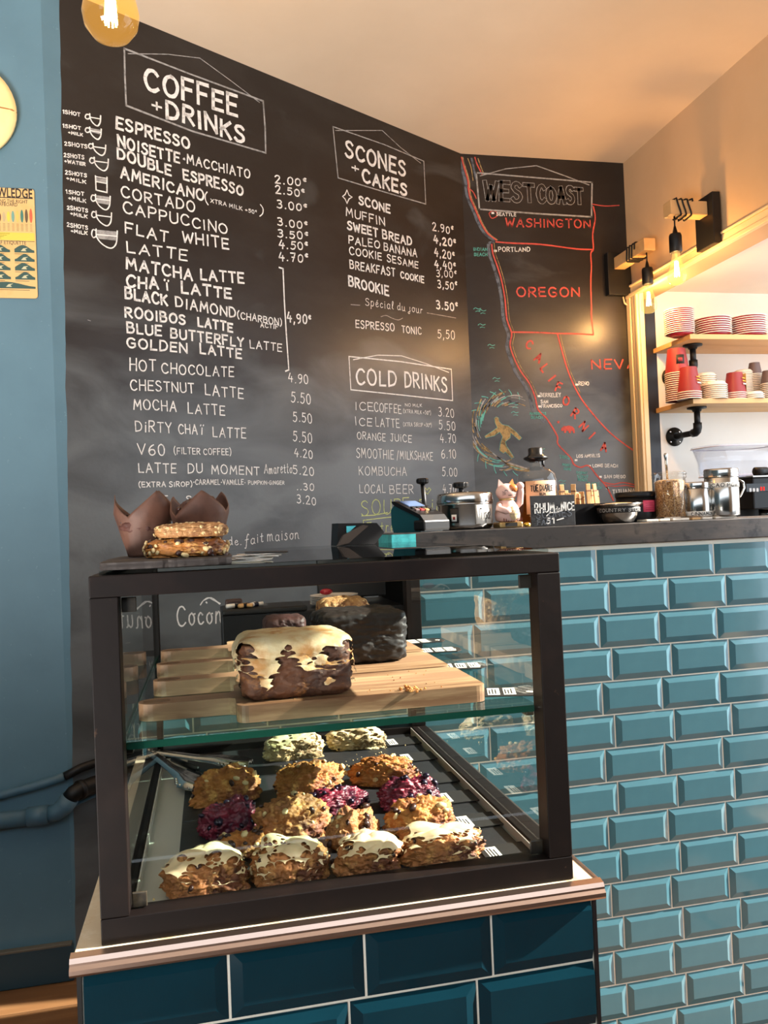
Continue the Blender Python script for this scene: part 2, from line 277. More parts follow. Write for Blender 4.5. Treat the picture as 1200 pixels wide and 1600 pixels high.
# ------------------------------------------------------------------ hand lettering (single stroke alphabet, 4 x 6 grid)
GL = {
'A': (4, '0,0 2,6 4,0|.8,2.2 3.2,2.2'), 'B': (3.6, '0,0 0,6|~0,6 2.6,5.8 3,4.6 2.2,3.3 0,3.2|~0,3.2 3,3 3.5,1.6 2.6,.2 0,0'),
'C': (3.8, '~3.7,5 2.6,6 1,5.6 0,3.2 .8,.6 2.4,0 3.8,.9'), 'D': (3.8, '0,0 0,6|~0,6 2.4,5.7 3.7,3.4 2.8,.8 0,0'),
'E': (3.2, '3.2,6 0,6 0,0 3.2,0|0,3.1 2.7,3.1'), 'F': (3.2, '3.2,6 0,6 0,0|0,3.1 2.6,3.1'),
'G': (4, '~3.7,5.2 2.4,6 .8,5.4 0,3 .8,.6 2.4,0 3.8,1|3.8,1 3.8,2.8 2.2,2.8'), 'H': (3.6, '0,0 0,6|3.6,0 3.6,6|0,3 3.6,3'),
'I': (.9, '.45,0 .45,6'), 'J': (2.8, '.6,6 2.8,6|~2,6 2,1.4 1.2,0 0,.9'), 'K': (3.4, '0,0 0,6|3.3,6 0,2.6|1,3.4 3.4,0'),
'L': (2.9, '0,6 0,0 2.9,0'), 'M': (4.4, '0,0 .5,6 2.2,2 3.9,6 4.4,0'), 'N': (3.8, '0,0 0,6 3.8,0 3.8,6'),
'O': (4.2, '~2.1,6 .7,5.2 0,3 .7,.7 2.1,0 3.5,.7 4.2,3 3.5,5.2 2.1,6'), 'P': (3.3, '0,0 0,6|~0,6 2.6,5.8 3.3,4.5 2.5,3 0,2.7'),
'Q': (4.2, '~2.1,6 .7,5.2 0,3 .7,.7 2.1,0 3.5,.7 4.2,3 3.5,5.2 2.1,6|2.6,1.4 4.2,-.3'), 'R': (3.5, '0,0 0,6|~0,6 2.6,5.8 3.2,4.5 2.4,3.2 0,2.9|1.2,2.9 3.5,0'),
'S': (3.4, '~3.2,5.2 2.2,6 .7,5.6 .3,4.4 1.4,3.3 2.8,2.6 3.3,1.3 2.3,.1 .9,0 0,.8'), 'T': (3.6, '0,6 3.6,6|1.8,6 1.8,0'),
'U': (3.6, '~0,6 0,1.8 .8,.2 2,0 3.3,.8 3.6,2 3.6,6'), 'V': (3.8, '0,6 1.9,0 3.8,6'), 'W': (5, '0,6 1.2,0 2.5,4.6 3.8,0 5,6'),
'X': (3.6, '0,0 3.6,6|0,6 3.6,0'), 'Y': (3.6, '0,6 1.8,3 3.6,6|1.8,3 1.8,0'), 'Z': (3.4, '0,6 3.4,6 0,0 3.4,0'),
'0': (3, '~1.5,6 .3,5 0,3 .4,.8 1.5,0 2.6,.8 3,3 2.6,5.1 1.5,6'), '1': (1.6, '0,4.8 1.2,6 1.2,0'), '2': (3, '~0,4.9 .9,6 2.2,5.8 2.6,4.4 1.6,2.4 0,0|0,0 3,.1'),
'3': (3, '~.2,5.6 1.6,6 2.6,5 2.2,3.7 1.1,3.2|~1.1,3.2 2.6,2.7 2.8,1.2 1.6,0 0,.5'), '4': (3.2, '1.4,6 0,2.2 3.2,2.2|2.4,3.8 2.2,0'),
'5': (3, '2.8,6 .6,6 .4,3.6|~.4,3.6 1.9,3.9 2.9,2.4 2.2,.5 1,0 0,.6'), '6': (3, '~2.4,6 .9,4.8 0,2.4 .6,.3 1.9,0 3,1.3 2.5,3 1,3.1 .1,2'),
'7': (3, '0,6 3,6 1.2,0|.8,3 2.4,3'), '8': (3, '~1.5,3.2 .3,4.4 .8,5.9 2.2,5.9 2.7,4.5 1.5,3.2 .1,2 .5,.1 2.3,0 2.9,1.6 1.5,3.2'), '9': (3, '~2.8,4.4 2,3 .5,3.3 .2,5 1.4,6 2.8,5.2 2.8,3 2.3,1 1,0'),
'.': (.8, '.2,.1 .5,.3'), ',': (.8, '.5,.5 .1,-1'), '+': (2.6, '0,2.6 2.6,2.6|1.3,1.3 1.3,4'), '-': (2.4, '0,2.8 2.4,2.8'), '/': (2.6, '0,-1 2.4,6.6'),
'(': (1.4, '~1.3,7 .2,5 0,2.8 .3,.8 1.3,-1'), ')': (1.4, '~0,7 1.1,5 1.3,2.8 1,.8 0,-1'), '*': (1.2, '.3,2.4 .8,2.9 .9,2.3 .3,2.4'), '!': (.7, '.4,6 .3,2|.3,.3 .4,.1'),
'@': (1.8, '~1.6,5.8 .9,6.2 .2,5.4 .3,4.2 1,3.8 1.6,4.1|-.1,5.2 1.1,5.2|-.1,4.7 1,4.7'), '%': (1, '~.9,5.8 .3,5.8 .1,4.7 .8,4.4|.6,6.2 .5,4'),
'i': (.8, '.4,0 .4,3.8|.4,5 .45,5.3'), 'ï': (4, '.9,0 .9,4|.2,5.3 .3,5.8|1.4,5.3 1.5,5.8'),
'a': (3, '~2.6,3 1.4,3.9 .2,2.6 .3,.7 1.4,0 2.5,1.2 2.7,3.6|~2.7,3.6 2.6,.8 3.2,0'), 'c': (2.4, '~2.2,3.2 1.2,3.9 .1,2.4 .4,.5 1.4,0 2.5,.7'), 'd': (3, '~2.5,3.2 1.2,3.8 .1,2.2 .5,.3 1.6,.1 2.5,1.2|2.7,6.4 2.6,1 3.1,0'),
'e': (2.6, '~.3,1.9 2,2.4 2.2,3.3 1.2,3.9 .2,2.4 .6,.3 1.7,0 2.7,.9'), 'f': (2.4, '~2.6,6 1.9,6.6 1.2,5 .9,1 .5,-1.8 -.3,-1.6|-.1,3.2 2.3,3.4'), 'g': (2.8, '~2.5,3.2 1.2,3.8 .1,2.2 .6,.4 1.7,.2 2.5,1.5|~2.6,3.6 2.4,-1 1.3,-2.2 0,-1.4'),
'j': (1.6, '~1.2,3.8 .9,-.6 .2,-2 -1,-1.4 .2,-.2 1.8,.6'), 'l': (1.4, '~.1,.8 1.4,5 .9,6.4 .4,4.6 .5,.7 1.4,0'), 'm': (4.2, '0,0 .2,3.8|~.2,2.6 1.2,3.8 1.8,2.8 1.8,0|~1.9,2.6 3,3.8 3.6,2.8 3.6,.6 4.2,0'),
'n': (3, '0,0 .2,3.8|~.2,2.5 1.4,3.8 2.2,2.9 2.3,.6 3,0'), 'o': (2.6, '~1.4,3.8 .3,3 .1,1.2 1.2,0 2.4,1 2.4,2.8 1.4,3.8 2,3.4 2.9,3.5'), 'p': (2.8, '.2,3.8 0,-2.2|~.1,2.6 1.3,3.9 2.6,2.6 2,.3 .9,0 .1,.9'),
'r': (2, '0,0 .2,3.8|~.2,2.4 1,3.6 1.9,3.4'), 's': (2.2, '~1.9,3.3 1,3.9 .4,3 1.6,1.9 1.8,.7 .8,0 -.2,.5'), 't': (2, '~1,5.8 .8,1 1.2,0 2,.3|-.1,3.8 1.9,3.9'), 'u': (2.8, '~.1,3.7 .1,1 1,0 2.3,1.2 2.4,3.7|~2.4,3.7 2.4,.6 3,0'),
'é': (2.6, '~.3,1.9 2,2.4 2.2,3.3 1.2,3.9 .2,2.4 .6,.3 1.7,0 2.7,.9|1.2,4.8 2,5.7'), 'y': (2.6, '.1,3.8 1.3,.6|2.6,3.8 .6,-2'),
}
def smooth_pts(p, k=4):
    out = []
    for i in range(len(p)-1):
        a, b, c, d = p[max(i-1, 0)], p[i], p[i+1], p[min(i+2, len(p)-1)]
        for j in range(k):
            t = j/k
            out.append(tuple(.5*((2*b[q])+(-a[q]+c[q])*t+(2*a[q]-5*b[q]+4*c[q]-d[q])*t*t+(-a[q]+3*b[q]-3*c[q]+d[q])*t**3) for q in (0, 1)))
    out.append(p[-1]); return out
def text_strokes(txt, gap=1.75, space=2.4):
    x = 0; out = []
    for ch in txt:
        if ch == ' ': x += space; continue
        w_, s_ = GL.get(ch) or GL.get(ch.upper())
        if ch == 'ï': w_ = 1.7
        jy = random.uniform(-.25, .25); js = random.uniform(.92, 1.06); sh = random.uniform(-.04, .06)
        for st in s_.split('|'):
            cv = st[0] == '~'; pts = [tuple(float(q) for q in p.split(',')) for p in st.lstrip('~').split()]
            if cv: pts = smooth_pts(pts)
            out.append([(x+a+b*sh, (b*js)+jy) for a, b in pts])
        x += w_+gap
    return out, x-gap
class Wall:
    """a plane with origin o, unit direction u along the wall, z up; n points into the room"""
    def __init__(s, o, u): s.o = Vector(o); s.u = Vector(u).normalized(); s.n = Vector((s.u.y, -s.u.x, 0))
    def pt(s, px, py):
        d = ray(px, py); t = (s.o-CAM).dot(s.n)/d.dot(s.n); p = CAM+d*t; return ((p-s.o).dot(s.u), p.z)
    def w(s, u, z, h=.0): return s.o+s.u*u+Vector((0, 0, z-s.o.z))+s.n*h
def ribbon(mb, wall, pts, wd, h=.0008, closed=False):
    n = len(pts)
    if n < 2: return
    L = []; 
    for i in range(n):
        a = pts[max(i-1, 0)] if not closed else pts[(i-1) % n]; b = pts[min(i+1, n-1)] if not closed else pts[(i+1) % n]
        dx, dy = b[0]-a[0], b[1]-a[1]; l = math.hypot(dx, dy) or 1; nx, ny = -dy/l, dx/l
        k = wd*.5*random.uniform(.86, 1.1); x, y = pts[i]
        if i == 0 and not closed: x -= dx/l*k*.8; y -= dy/l*k*.8
        if i == n-1 and not closed: x += dx/l*k*.8; y += dy/l*k*.8
        L.append((wall.w(x+nx*k, y+ny*k, h), wall.w(x-nx*k, y-ny*k, h)))
    vs = [p for q in L for p in q]; fs = [(2*i, 2*i+1, 2*i+3, 2*i+2) for i in range(n-1)]
    if closed: fs.append((2*n-2, 2*n-1, 1, 0))
    mb.add(vs, fs)
def sharp(pts):
    """split a polyline at sharp corners so that the ribbons keep their width"""
    out = [[pts[0]]]
    for i in range(1, len(pts)):
        out[-1].append(pts[i])
        if i < len(pts)-1:
            a = Vector((pts[i][0]-pts[i-1][0], pts[i][1]-pts[i-1][1])); b = Vector((pts[i+1][0]-pts[i][0], pts[i+1][1]-pts[i][1]))
            if a.length and b.length and a.angle(b) > .7: out.append([pts[i]])
    return out
LIFT = [0]
def write(wall, txt, a, b, hpx, wd, m, name='chalk_writing', parent=None, hoff=.0008, mb=None):
    """writes txt from pixel a to pixel b (baseline), cap height about hpx pixels there"""
    u0, z0 = wall.pt(*a); u1, z1 = wall.pt(*b); mid = ((a[0]+b[0])/2, (a[1]+b[1])/2)
    zt = wall.pt(mid[0], mid[1]-hpx)[1]-wall.pt(*mid)[1]
    st, W = text_strokes(txt); own = mb is None; wd *= .86; zt *= .94
    if own: mb = MB()
    LIFT[0] = (LIFT[0]+1) % 5; hh = hoff+LIFT[0]*.00006
    for s_ in st:
        pts = [(u0+(u1-u0)*x/W, z0+(z1-z0)*x/W+y/6*zt) for x, y in s_]
        for q in sharp(pts): ribbon(mb, wall, q, wd, hh)
    if own: return mb.build(name, m, parent)
def draw(wall, pix, wd, m, name='chalk_line', parent=None, curve=False, mb=None, hoff=.0008):
    pts = [wall.pt(*p) for p in pix]
    if curve: pts = smooth_pts(pts, 4)
    own = mb is None
    if own: mb = MB()
    LIFT[0] = (LIFT[0]+1) % 5; hh = hoff+LIFT[0]*.00006
    for q in (sharp(pts) if not curve else [pts]): ribbon(mb, wall, q, wd, hh)
    if own: return mb.build(name, m, parent)
def fill(wall, pix, m, name='chalk_patch', parent=None, h=.0006):
    pts = [wall.pt(*p) for p in pix]; mb = MB(); mb.add([wall.w(a, b, h) for a, b in pts], [tuple(t) for t in tessellate_polygon([[Vector((a, b, 0)) for a, b in pts]])]); return mb.build(name, m, parent)
from mathutils.geometry import tessellate_polygon
# printed lettering on flat things (real lettering geometry, built in font)
def print_text(txt, m, size, name='lettering', parent=None, matrix=None, wfit=None, bold=0):
    cu = bpy.data.curves.new('t', 'FONT'); cu.body = txt; cu.size = size; cu.align_x = 'CENTER'; cu.align_y = 'CENTER'; cu.resolution_u = 2; cu.offset = bold; cu.extrude = 0
    to = bpy.data.objects.new('t', cu); C.objects.link(to); bpy.context.view_layer.update()
    me = bpy.data.meshes.new_from_object(to.evaluated_get(bpy.context.evaluated_depsgraph_get())); bpy.data.objects.remove(to)
    me.name = name; me.materials.clear(); me.materials.append(m)
    xs = [v.co.x for v in me.vertices] or [0, 1]; wdt = max(xs)-min(xs); cx = (max(xs)+min(xs))/2; ys = [v.co.y for v in me.vertices] or [0]; cy = (max(ys)+min(ys))/2
    k = wfit/wdt if wfit else 1
    for v in me.vertices: v.co = matrix @ Vector(((v.co.x-cx)*k, v.co.y-cy, 0))
    o = bpy.data.objects.new(name, me); C.objects.link(o)
    if parent is not None:
        o.parent = parent; r = parent
        while r.parent: r = r.parent
        for v in me.vertices: v.co -= r.location
    return o
def face(p, right, upv):
    r = Vector(right).normalized(); u = Vector(upv).normalized(); n = r.cross(u)
    M_ = Matrix((r, u, n)).transposed().to_4x4(); M_.translation = Vector(p); return M_
# ------------------------------------------------------------------ the room
TH = .11; ZC = 2.913; YB = 1.709; XR = 1.086; YL = .78; XL = -1.296; PT = .833; CT = 1.252
CA = Vector((XL, YL, 0)); CB = Vector((.293, YB, 0))
fl = S(MB().box((-4, -3.2, -.06), (3.4, 2, -.012)).build('floor', mat('floor_joint_dark', rgb(60,42,28), .8)))
yy = -3.0; row = 0
while yy < 1.6:
    xx = -3.2-(row % 3)*.5
    while xx < (.9 if yy < -.1 else -.9):
        MB().box((xx+.0012, yy+.0012, -.012), (xx+1.58, yy+.138, random.uniform(-.0008, .0008)), .0015).build('plank', OAK, fl)
        xx += 1.6
    yy += .14; row += 1
S(MB().box((-4, -3.2, ZC), (XR+TH, 2, ZC+.08)).build('ceiling', CREAM))
S(MB().box((-3.7, -3.3, 0), (XR+.11, -3.2, 1.9)).build('wall_front', BLUED)); S(MB().box((-3.7, -3.2, 0), (-3.6, YL, ZC)).build('wall_side', BLUE))
# blue wall on the left, parallel to the counter
wl = S(MB().box((-3.6, YL, 0), (XL, YL+.1, ZC)).build('wall_left', BLUE))
# blackboard wall running back from it: the blue paint laps round the corner, with a ragged paint edge
WA = Wall((CA.x, CA.y, 0), CB-CA); LA = (CB-CA).length
mb = MB(); N = 90; edge = []
for i in range(N+1):
    z = ZC*i/N; e = .004+.052*(z/ZC)+.0035*noise.noise(Vector((0, 3, z*9)))+.002*noise.noise(Vector((7, 3, z*40)))
    edge.append((max(.001, e), z))
for i in range(N):
    (e0, z0), (e1, z1) = edge[i], edge[i+1]
    mb.mi = 1; mb.add([WA.w(0, z0), WA.w(e0, z0), WA.w(e1, z1), WA.w(0, z1)], [(0,1,2,3)])
    mb.mi = 0; mb.add([WA.w(e0, z0), WA.w(LA, z0), WA.w(LA, z1), WA.w(e1, z1)], [(0,1,2,3)])
mb.add([WA.w(0, 0, -.08), WA.w(LA, 0, -.08), WA.w(LA, ZC, -.08), WA.w(0, ZC, -.08)], [(0,3,2,1)])
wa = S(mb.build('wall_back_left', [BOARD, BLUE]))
# far wall, parallel to the counter: black up to the kitchen shelves, then white
WB = Wall((CB.x, CB.y, 0), (1, 0, 0)); XW = 1.214
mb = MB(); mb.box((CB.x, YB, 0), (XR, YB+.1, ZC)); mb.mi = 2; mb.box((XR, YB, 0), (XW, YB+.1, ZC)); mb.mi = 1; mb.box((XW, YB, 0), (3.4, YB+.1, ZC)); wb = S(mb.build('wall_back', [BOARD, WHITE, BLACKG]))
# right wall: header over the kitchen opening, stub at the far end, pier, open shop window nearer, wall beyond
ZH = 2.275; TH = .11
mb = MB(); mb.box((XR, -3.2, ZH), (XR+TH, YB, ZC)); mb.box((XR, 1.612, 0), (XR+.012, YB, ZH)); mb.box((XR, .43, 0), (XR+TH, .70, ZH)); mb.box((XR, -1.06, 0), (XR+TH, .43, .12)); mb.box((XR, -3.2, 0), (XR+TH, -1.06, ZH))
wr = S(mb.build('wall_right', CREAM_SHADED))
mb = MB()
for a, b, t in ((ZH-.004, ZH+.014, .022), (ZH+.014, ZH+.044, .012), (ZH+.044, ZH+.054, .018)): mb.box((XR-t, .70, a), (XR, YB-.001, b), .003)
S(mb.build('trim_1', TRIM))
mb = MB()
for a, b, t in ((1.612, 1.630, .022), (1.630, 1.640, .013), (1.640, 1.662, .018), (1.662, 1.672, .013), (1.672, 1.706, .020)): mb.box((XR-t, a, 0), (XR, b, ZH-.004), .003)
mb.box((XR-.01, 1.606, 0), (XR+.012, 1.612, ZH))
S(mb.build('trim_2', TRIM))
S(MB().box((XR+TH, .6, 2.313), (3.4, YB, 2.36)).build('ceiling_kitchen', WHITE))
bb = S(MB().box((-3.6, YL-.016, 0), (XL, YL, .102), .003).build('baseboard_left', BLUED))
S(MB().box((-3.6, YL-.020, .102), (XL-.004, YL, .110), .002).build('trim_3', mat('worn_trim_edge', rgb(96,92,80), .5)))

# ------------------------------------------------------------------ metro tiles
tile_cache = {}
def tile_mesh(m, x0, x1, z0, z1, key, cutl, cutr, cutt=0):
    k = (key, round(x1-x0, 4), round(z1-z0, 4), cutl, cutr, cutt)
    if k not in tile_cache:
        w_, h_ = x1-x0, z1-z0; b = .0135; d0, d1 = .003, .0075
        l = 0 if cutl else b; r = 0 if cutr else b; t = 0 if cutt else b
        vs = [(0,0,0), (w_,0,0), (w_,0,h_), (0,0,h_), (0,-d0,0), (w_,-d0,0), (w_,-d0,h_), (0,-d0,h_), (l,-d1,b), (w_-r,-d1,b), (w_-r,-d1,h_-t), (l,-d1,h_-t)]
        fs = [(0,1,5,4), (1,2,6,5), (2,3,7,6), (3,0,4,7), (4,5,9,8), (5,6,10,9), (6,7,11,10), (7,4,8,11), (8,9,10,11)]
        if cutl: vs[4] = (0,-d1,0) if 0 else vs[4]
        q = MB(); q.add(vs, fs); tile_cache[k] = q.mesh('tile', m)
    return tile_cache[k]
def tile_wall(parent, m, X0, X1, xs, off, ztop, nrow, Y, key, zcut=None):
    P, H, G = .152, .077, .0034
    for r in range(nrow):
        z1 = ztop-r*H; z0 = z1-H
        o = xs+(off if r % 2 else 0); k0 = math.floor((X0-o)/P); k = k0
        while o+k*P < X1-.002:
            a, b = o+k*P, o+(k+1)*P; k += 1
            cl = a < X0-.001; cr = b > X1+.001; a = max(a, X0); b = min(b, X1)
            if b-a < .012: continue
            t = 1 if (zcut and z1 > zcut) else 0
            me = tile_mesh(m, a+G/2, b-G/2, z0+G/2, (zcut if t else z1)-G/2, key, cl, cr, t)
            ob = bpy.data.objects.new('tile', me); C.objects.link(ob); ob.location = (a+G/2, Y, z0+G/2)
            ob.rotation_euler = (random.uniform(-.006, .006), 0, random.uniform(-.005, .005)); ob.parent = parent
# high counter: tiled front, steel top, pale band under the top
cw = S(MB().box((-.43, -.0022, 0), (XR, .06, 1.203)).build('wall_counter_front', GROUT))
tile_wall(cw, TILE, -.43, XR-.001, 0, .028, 1.197, 16, 0, 'a', 1.195)
hc = thing('bar_counter', 'long dark steel bar counter top above the teal tiled front', 'counter', (.3, .2, 1.203))
MB().box((-.483, -.012, 1.204), (XR-.002, .42, CT), .002).build('worktop', STEEL, hc)
MB().box((-.484, -.0135, 1.207), (-.43, -.0125, 1.249)).build('tape', TEALT, hc, label='turquoise tape on the corner of the steel worktop')
MB().box((-.4855, -.0125, 1.207), (-.4845, .12, 1.249)).build('tape', TEALT, hc, label='turquoise tape on the corner of the steel worktop')
MB().box((-.43, .37, .0), (XR-.002, .42, 1.203)).build('back_panel', BLACKM, hc)
# low counter to the left of it, tiled as well
cl = S(MB().box((-1.02, -.0022, 0), (-.432, .06, .931)).build('wall_low_counter', GROUT))
tile_wall(cl, TILE, -1.02, -.432, -.918, .027, .935, 4, 0, 'a', .931)
lc = thing('low_counter', 'low black-edged counter behind the glass display case', 'counter', (-.72, .3, .931))
MB().box((-1.024, -.015, .9312), (-.4345, .40, .979), .002).build('worktop', FRAME, lc)
MB().box((-1.00, .36, 0), (-.4345, .40, .931)).build('back_panel', BLACKM, lc)

# ------------------------------------------------------------------ plinth under the display case
pl = thing('tiled_plinth', 'teal tiled plinth with chrome edge under the glass display case', 'plinth', (-.73, -.42, 0))
MB().box((-1.021, -.8176, 0), (-.436, -.045, .815)).build('core', GROUT, pl)
STONE = mat('sand_stone_top', rgb(206,190,162), .45, noise_=[(14, rgb(184,152,104), .60, .72), (60, rgb(216,204,182), .5, .7)], bump=(60, .2))
MB().box((-1.028, -.818, .8152), (-.432, -.045, PT), .001).build('stone_top', STONE, pl)
mb = MB(); pr = [(-.8315, .8145), (-.8335, .8175), (-.8335, .822), (-.8305, .8255), (-.8305, .828), (-.828, .8325), (-.8185, .8345), (-.8185, .8145)]
mb.prism(pr, -1.031, -.424, 'YZ'); mb.build('edge_trim', CHROME, pl, label='chrome edge trim')
MB().box((-.4319, -.8183, .8146), (-.424, -.045, .8338), .002).build('edge_trim', CHROME, pl)
MB().box((-.436, -.8215, 0), (-.4315, -.10, .814)).build('corner_strip', mat('dark_corner_strip', rgb(34,30,32), .35, .4), pl)
MB().box((-1.0258, -.8215, 0), (-1.0212, -.10, .814)).build('corner_strip', BLACKM, pl)
P_ = bpy.data.objects  # front tiles: same tile, joint pattern read off the photograph
def plinth_tiles():
    P, H, G = .152, .077, .0030; xs = -.8687
    for r in range(10):
        z1 = .8136-r*H; z0 = z1-H; o = xs+(-.0205 if r % 2 else 0)
        for k in range(-2, 4):
            a, b = o+k*P, o+(k+1)*P; cl_ = a < -1.0205; cr_ = b > -.4365; a = max(a, -1.0205); b = min(b, -.4365)
            if b-a < .01: continue
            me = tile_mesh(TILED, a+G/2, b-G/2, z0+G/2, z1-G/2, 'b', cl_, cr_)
            ob = bpy.data.objects.new('tile', me); C.objects.link(ob); ob.parent = pl
            ob.location = Vector((a+G/2, -.8152, z0+G/2))-pl.location; ob.rotation_euler = (random.uniform(-.005, .005), 0, random.uniform(-.005, .005))
plinth_tiles()

# ------------------------------------------------------------------ chalk menu on the blackboard wall
W1 = .0066
def wr(txt, a, b, h, wd=W1, m=CHALK): return write(WA, txt, a, b, h, wd, m, parent=wa)
def dr(p, wd=.0035, m=CHALK, curve=False): return draw(WA, p, wd, m, parent=wa, curve=curve)
dr([(194,76),(300,117),(411,158),(414,200),(415,239),(300,205),(197,165),(195,120),(194,76)], .006, CHALKF)
dr([(200,84),(262,85),(312,91)], .003, CHALKF); dr([(312,91),(360,126),(405,160)], .003, CHALKF)
wr('COFFEE', (227,138), (370,181), 33, .0145); wr('+', (238,174), (252,178), 28, .008); wr('DRINKS', (261,183), (381,223), 27, .0135)
for t in [('ESPRESSO',(182,200),(296,233),18,.0088), ('NOISETTE',(185,229),(280,255),17,.0084), ('*MACCHIATO',(286,254),(390,279),14,.006), ('DOUBLE',(184,248),(267,274),17,.0084), ('ESPRESSO',(287,280),(379,305),16,.0084),
    ('AMERICANO',(189,278),(318,314),17,.0078), ('XTRA MILK +50@',(329,316),(401,335),6,.003), ('(',(321,317),(325,318),15,.0045), (')',(406,336),(411,337),14,.0045), ('CORTADO',(190,308),(304,331),17,.0062), ('CAPPUCCINO',(193,332),(355,366),17,.0062),
    ('FLAT',(196,364),(262,378),17,.0066), ('WHITE',(285,378),(357,389),17,.0072), ('LATTE',(199,394),(292,407),17,.0062), ('MATCHA',(198,420),(300,438),18,.0082), ('LATTE',(314,436),(381,443),16,.0082), ('CHA',(198,448),(247,452),18,.0088), ('ï',(257,452),(265,454),17,.007), ('LATTE',(284,457),(361,466),17,.0088),
    ('BLACK',(196,466),(261,477),17,.0086), ('DIAMOND',(275,479),(368,497),16,.0066), ('(CHARBON)',(371,497),(440,509),11,.0046), ('ACTIF',(407,511),(434,514),7,.0036), ('ROOIBOS',(196,495),(289,507),16,.008), ('LATTE',(310,509),(363,519),14,.008),
    ('BLUE',(199,520),(252,525),16,.0074), ('BUTTERFLY',(267,528),(380,542),15,.0074), ('LATTE',(391,544),(440,549),12,.0048), ('GOLDEN',(199,543),(292,551),16,.007), ('LATTE',(313,552),(377,560),15,.0074),
    ('HOT',(203,578),(243,580),19,.0050), ('CHOCOLATE',(253,583),(365,589),16,.0050), ('CHESTNUT',(204,609),(303,614),17,.0048), ('LATTE',(321,616),(380,623),16,.0048), ('MOCHA',(209,639),(275,643),16,.0048), ('LATTE',(294,645),(351,649),16,.0046),
    ('DiRTY',(212,674),(268,676),17,.0044), ('CHA',(279,677),(308,679),16,.0044), ('ï',(312,679),(318,679),16,.0044), ('LATTE',(333,682),(384,685),16,.0044), ('V60',(215,710),(257,711),18,.0044), ('(FiLTER COFFEE)',(272,709),(361,711),10,.0034),
    ('LATTE',(217,738),(275,739),15,.0044), ('DU',(294,739),(316,739),15,.0044), ('MOMENT',(331,740),(405,742),14,.0044), ('Amaretto',(413,740),(456,739),15,.0034), ('(EXTRA SiROP)',(217,761),(300,760),8,.0038), ('*CARAMEL*VANiLLE*',(302,757),(383,757),8,.0034), ('PUMPKiN*GiNGER',(388,757),(444,757),6,.0028), ('E',(253,785),(262,785),11,.004), ('S',(291,785),(299,785),11,.004)]:
    wr(*t)
for t in [('2.00@',(430,286),(478,291),12), ('2.50@',(431,302),(476,308),12), ('3.00@',(433,325),(479,331),12), ('3.00@',(434,352),(480,358),12), ('3.50@',(434,370),(481,375),12), ('4.50@',(436,388),(481,391),13), ('4.70@',(436,407),(481,410),13)]: wr(*t, .0056)
wr('4,90@', (449,503), (486,507), 15, .006)
for t in [('4.90',(451,597),(481,600),15), ('5.50',(455,628),(485,632),16), ('5.50',(458,658),(487,661),16), ('5.50',(458,689),(487,693),16), ('4.20',(460,713),(488,717),14), ('5.20',(458,740),(490,743),14), ('..30',(464,765),(490,767),11), ('3.20',(464,786),(493,789),13)]: wr(*t, .0042)
dr([(436,418),(442,420),(444,470),(447,520),(451,578),(446,580)], .0052)
# cup sketches with their captions
for t in [('1SHOT',(98,177),(125,182),6), ('1SHOT',(98,199),(126,203),5.5), ('+MILK',(107,209),(129,213),4.5), ('2SHOTS',(101,227),(136,232),6), ('2SHOTS',(100,245),(131,249),6), ('+WATER',(101,254),(133,259),5), ('2SHOTS',(102,272),(135,277),6), ('+MILK',(104,281),(134,287),5),
    ('1SHOT',(103,302),(131,306),6), ('+MILK',(107,312),(134,317),6), ('2SHOTS',(105,327),(137,332),6), ('+MILK',(110,336),(136,341),5), ('2SHOTS',(105,354),(137,359),6), ('+MILK',(111,363),(136,367),5)]: wr(*t, .0032)
for (x0, y0, x1, y1, fillh) in [(140,178,157,195,0), (140,199,158,216,.4), (145,224,165,241,0), (147,246,169,265,0), (149,304,172,326,.55), (150,330,174,351,0), (150,358,183,386,.5)]:
    h_ = y1-y0; w_ = x1-x0; s_ = .14
    dr([(x0, y0), (x0+1, y0+h_*.45), (x0+w_*.3, y0+h_*.85), (x0+w_*.7, y1+2), (x0+w_*.95, y0+h_*.8), (x1, y0+3)], .0042, curve=True)
    dr([(x0, y0+h_*.3), (x1, y0+h_*.3+3)], .0034)
    dr([(x0, y0+h_*.1), (x0-5, y0+1), (x0-7, y0+h_*.3), (x0-4, y0+h_*.48), (x0, y0+h_*.4)], .0038, curve=True)
    if fillh: fill(WA, [(x0+1, y0+1), (x1-1, y0+4), (x1-2, y0+4+h_*fillh), (x0+3, y0+1+h_*fillh)], CHALKF, parent=wa)
dr([(149,275),(150,297),(167,301),(167,277)], .004); dr([(149,276),(167,279)], .003); dr([(150,284),(167,287)], .003)
fill(WA, [(150,278), (166,280), (166,286), (151,284)], CHALKF, parent=wa)
# scones and cakes
dr([(520,198),(600,226),(662,252),(665,319),(600,300),(528,278),(520,198)], .005, CHALKF); dr([(524,204),(560,204),(597,204)], .0034, CHALKF); dr([(597,204),(625,230),(657,255)], .0034, CHALKF)
for t in [('SCONES',(540,243),(633,276),24,.0125), ('+',(550,268),(560,271),16,.0075), ('CAKES',(567,284),(635,305),19,.0125), ('SCONE',(561,319),(609,333),13,.0092), ('MUFFIN',(541,337),(601,353),13,.0056), ('SWEET',(543,358),(590,370),13,.0088), ('BREAD',(598,372),(643,384),13,.0084),
    ('PALEO',(545,380),(593,388),12,.006), ('BANANA',(600,391),(651,402),12,.006), ('COOKIE',(546,397),(596,406),12,.0056), ('SESAME',(605,409),(653,419),11,.0056), ('BREAKFAST',(547,419),(617,432),13,.006), ('COOKIE',(626,434),(662,442),10,.0066), ('BROOKIE',(545,446),(607,462),15,.0088),
    ('Spécial du jour',(571,477),(660,490),12,.003), ('ESPRESSO',(556,512),(616,517),12,.0052), ('TONIC',(628,519),(658,523),11,.0052)]: wr(*t)
